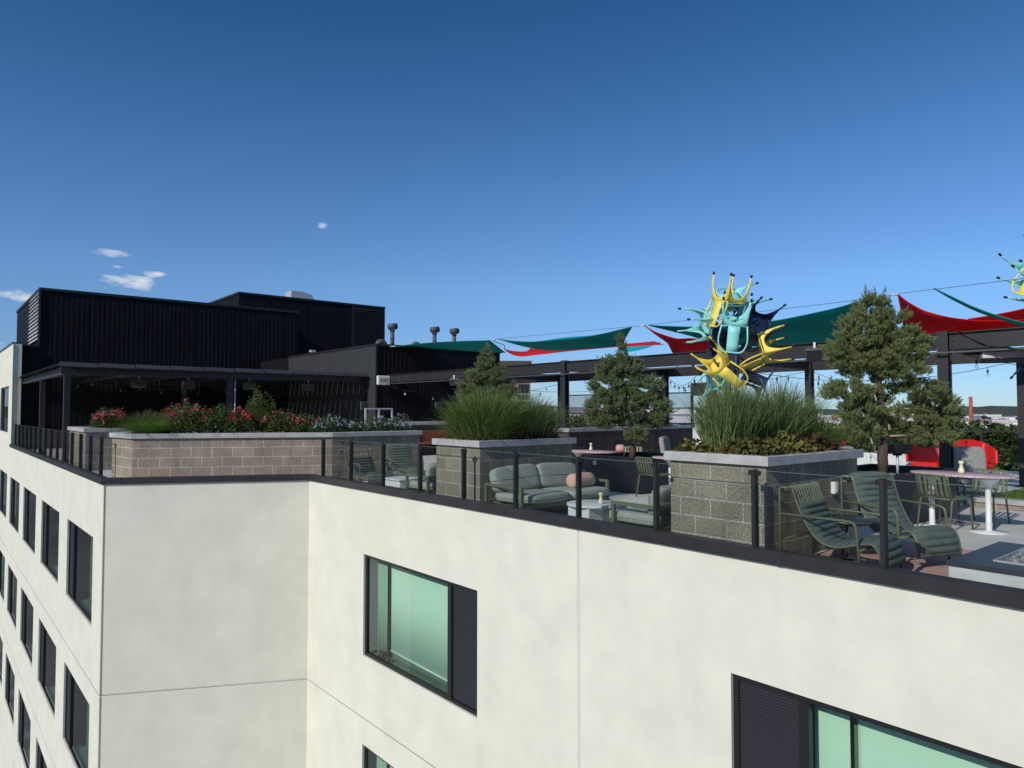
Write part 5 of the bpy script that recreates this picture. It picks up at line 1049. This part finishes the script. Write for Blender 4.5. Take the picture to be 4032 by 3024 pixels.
tl = city_tree('broad green tree crown beyond the far rail', *polar(16, 62), 1.5, 5.2, 1)
tl2 = city_tree('dark green tree crown beyond the far rail', *polar(21, 80), 1.5, 5.5, 2)
Tn = [(13.4, 58, 0), (15, 74, 1), (17.8, 66, 1), (18.9, 58, 0), (20.2, 70, 1), (22.4, 64, 0), (23.9, 82, 1), (25.2, 72, 0), (26.8, 86, 1), (28.3, 78, 0), (19.8, 88, 0), (14.2, 92, 1), (12.2, 70, 0), (16.9, 98, 0), (22.8, 104, 1)]
for i, (h_, d_, k_) in enumerate(Tn):
    x, y = polar(h_, d_); o = dup(tl if k_ == 0 else tl2, (x, y, GZ-(.35 if i % 3 else 0)-(d_-60)*.014), i*1.3, ['broad green tree crown beyond the far rail', 'dark green tree crown beyond the far rail'][k_])
ts = city_tree('distant small dark tree in the city', *polar(18, 300), -12, 5, 3, 'tree2')
for i in range(110):
    h_ = rng.uniform(8, 42); d_ = rng.uniform(230, 1500); x, y = polar(h_, d_); o = dup(ts, (x, y, GZ+rng.uniform(-1.5, 1.5)), rng.uniform(0, 6), 'distant small dark tree in the city'); s_ = rng.uniform(.8, 1.3)*(1+d_/2200); o.scale = (s_*1.3, s_*1.3, s_)
    o['group'] = 'far-off city trees'
ts['group'] = 'far-off city trees'
for nm, c_ in (('bw', (.62, .61, .58)), ('bc', (.48, .42, .33)), ('bg', (.26, .28, .30)), ('br', (.30, .13, .09)), ('roofw', (.66, .67, .68)), ('roofg', (.22, .23, .24))): MT[nm] = mat({'bw': 'white_building', 'bc': 'cream_building', 'bg': 'grey_building', 'br': 'brick_building', 'roofw': 'white_roof_membrane', 'roofg': 'grey_roof'}[nm], c_, .9, noise=(.3, .12))
def city_building(label, hdg, d, wd, dp, h, wm_, rm_, rz=None, bands=2, group='far-off city buildings', units=True):
    x, y = polar(hdg, d); t = thing('city_building', label, 'building', (x, y, GZ), R_(hdg+rng.uniform(-30, 30)) if rz is None else rz, group)
    MB().box(-dp/2, -wd/2, 0, dp/2, wd/2, h).build('wall', wm_, t); m = MB().box(-dp/2-.15, -wd/2-.15, h, dp/2+.15, wd/2+.15, h+.5); 
    for q in range(rng.integers(2, 6) if units else 0): a, b = rng.uniform(-.4, .4)*dp, rng.uniform(-.42, .42)*wd; m.box(a-1, b-1.3, h+.5, a+1, b+1.3, h+1.5+rng.uniform(0, 1))
    m.build('roof', rm_, t); m = MB(); nb = int(wd/4)
    for r in range(bands):
        z = h*(r+.55)/bands
        for k in range(nb): yy = -wd/2+wd*(k+.5)/nb; m.box(-dp/2-.04, yy-.9, z-.7, -dp/2-.005, yy+.9, z+.7)
    if nb: m.build('window_row', 'frame', t)
    return t
cols_ = [('white', 'bw', 'roofw'), ('cream', 'bc', 'roofw'), ('grey', 'bg', 'roofg'), ('brick-red', 'br', 'roofg'), ('white', 'bw', 'roofg')]
for i in range(70):
    c_ = cols_[int(rng.integers(0, 5))]; d_ = 230+1500*rng.uniform(0, 1)**1.4; h_ = rng.uniform(9, 41)
    city_building(f'low {c_[0]} building far off in the city', h_, d_, rng.uniform(18, 60)*(1+d_/1500), rng.uniform(15, 40), rng.uniform(6, 14)+d_/260, c_[1], c_[2])
city_building('long flat white warehouse roof behind the near treetops', 16.6, 190, 60, 26, 15.2, 'bw', 'roofw', R_(16), 1); city_building('cream warehouse below the chimney, behind the treetops', 15.2, 130, 34, 14, 15.5, 'bc', 'roofw', R_(20), 1)
city_building('long pale grey-roofed shed in front of the chimney', 18.2, 330, 60, 30, 16, 'bg', 'roofw', R_(10), 1); city_building('cream office block with a stepped top left of the chimney', 22.5, 260, 46, 18, 19.5, 'bc', 'roofw', R_(24), 3)
city_building('bright white building wall seen past the windscreen frame', 35.6, 62, 9, 10, 22.6, 'bw', 'roofw', R_(36), 1, units=False); city_building('grey concrete block with white rooftop unit behind the windscreen', 38.4, 70, 6, 8, 23.2, 'bg', 'roofw', R_(38), 1, units=False); city_building('tan building behind the left panes of the windscreen', 42.6, 75, 10, 8, 23.3, 'bc', 'roofg', R_(42), 1, units=False); city_building('white rooftop plant enclosure left of the tall reed grass', 34.2, 50, 1.6, 3, 23.7, 'bw', 'roofw', R_(34), 1, units=False)
t = thing('brick_chimney', 'tall slim red brick chimney standing above the distant city', 'chimney', (454.5, 142.1, GZ)); MT['chim'] = mat('red_brick_chimney', (.42, .12, .07), .9, noise=(.6, .2)); MB().lathe([(1.35, 0), (.95, 27), (.85, 30), (.98, 30.2), (.98, 31), (.7, 31)], 0, 0, 16).build('shaft', 'chim', t)
# brick apartment block
ah = 50.5; t = thing('apartment_block', 'red brick apartment block with balconies beyond the pergola beam', 'building', (69.2, 90.0, GZ), R_(ah-90)); MT['abrick'] = mat_cmu('salmon_brick', (.38, .19, .14), (.33, .16, .12), (.3, .2, .16), .1); MT['abrown'] = mat('brown_parapet_screen', (.075, .055, .045), .9, noise=(.5, .1))
MB().box(-12, 0, 0, 7.4, 16, 29.2).build('wall', 'abrick', t, uv=True); MB().box(-12.05, -.15, 29.2, 7.6, 16.1, 31.45).box(-2.2, 1, 31.45, 2.2, 9, 32.6).build('parapet', 'abrown', t)
for r in range(6):
    z = 28.0-2.9*(r+1)+.9
    for x, wd, kd in ((-9.5, 1.5, 0), (-6.5, 3.4, 1), (-1.0, 1.5, 0), (1.8, 3.6, 1), (4.7, 1.2, 0), (6.3, 1.7, 1)):
        if kd:
            MB().box(x-wd/2, -.1, z-.9, x+wd/2, -.02, z+1.7).build('recess', 'frame', t); b = MB().box(x-wd/2-.1, -1.4, z-1.0, x+wd/2+.1, -.1, z-.85).box(x-wd/2-.1, -1.4, z+.05, x+wd/2+.1, -1.35, z+.12).build('balcony', 'bw', t)
            m = MB()
            for k in range(int(wd/.25)): m.box(x-wd/2+k*.25, -1.39, z-.85, x-wd/2+k*.25+.03, -1.36, z+.05)
            m.build('baluster', 'black', b)
        else: MB().box(x-wd/2, -.06, z-.2, x+wd/2, -.02, z+1.3).build('window', 'frame', t)
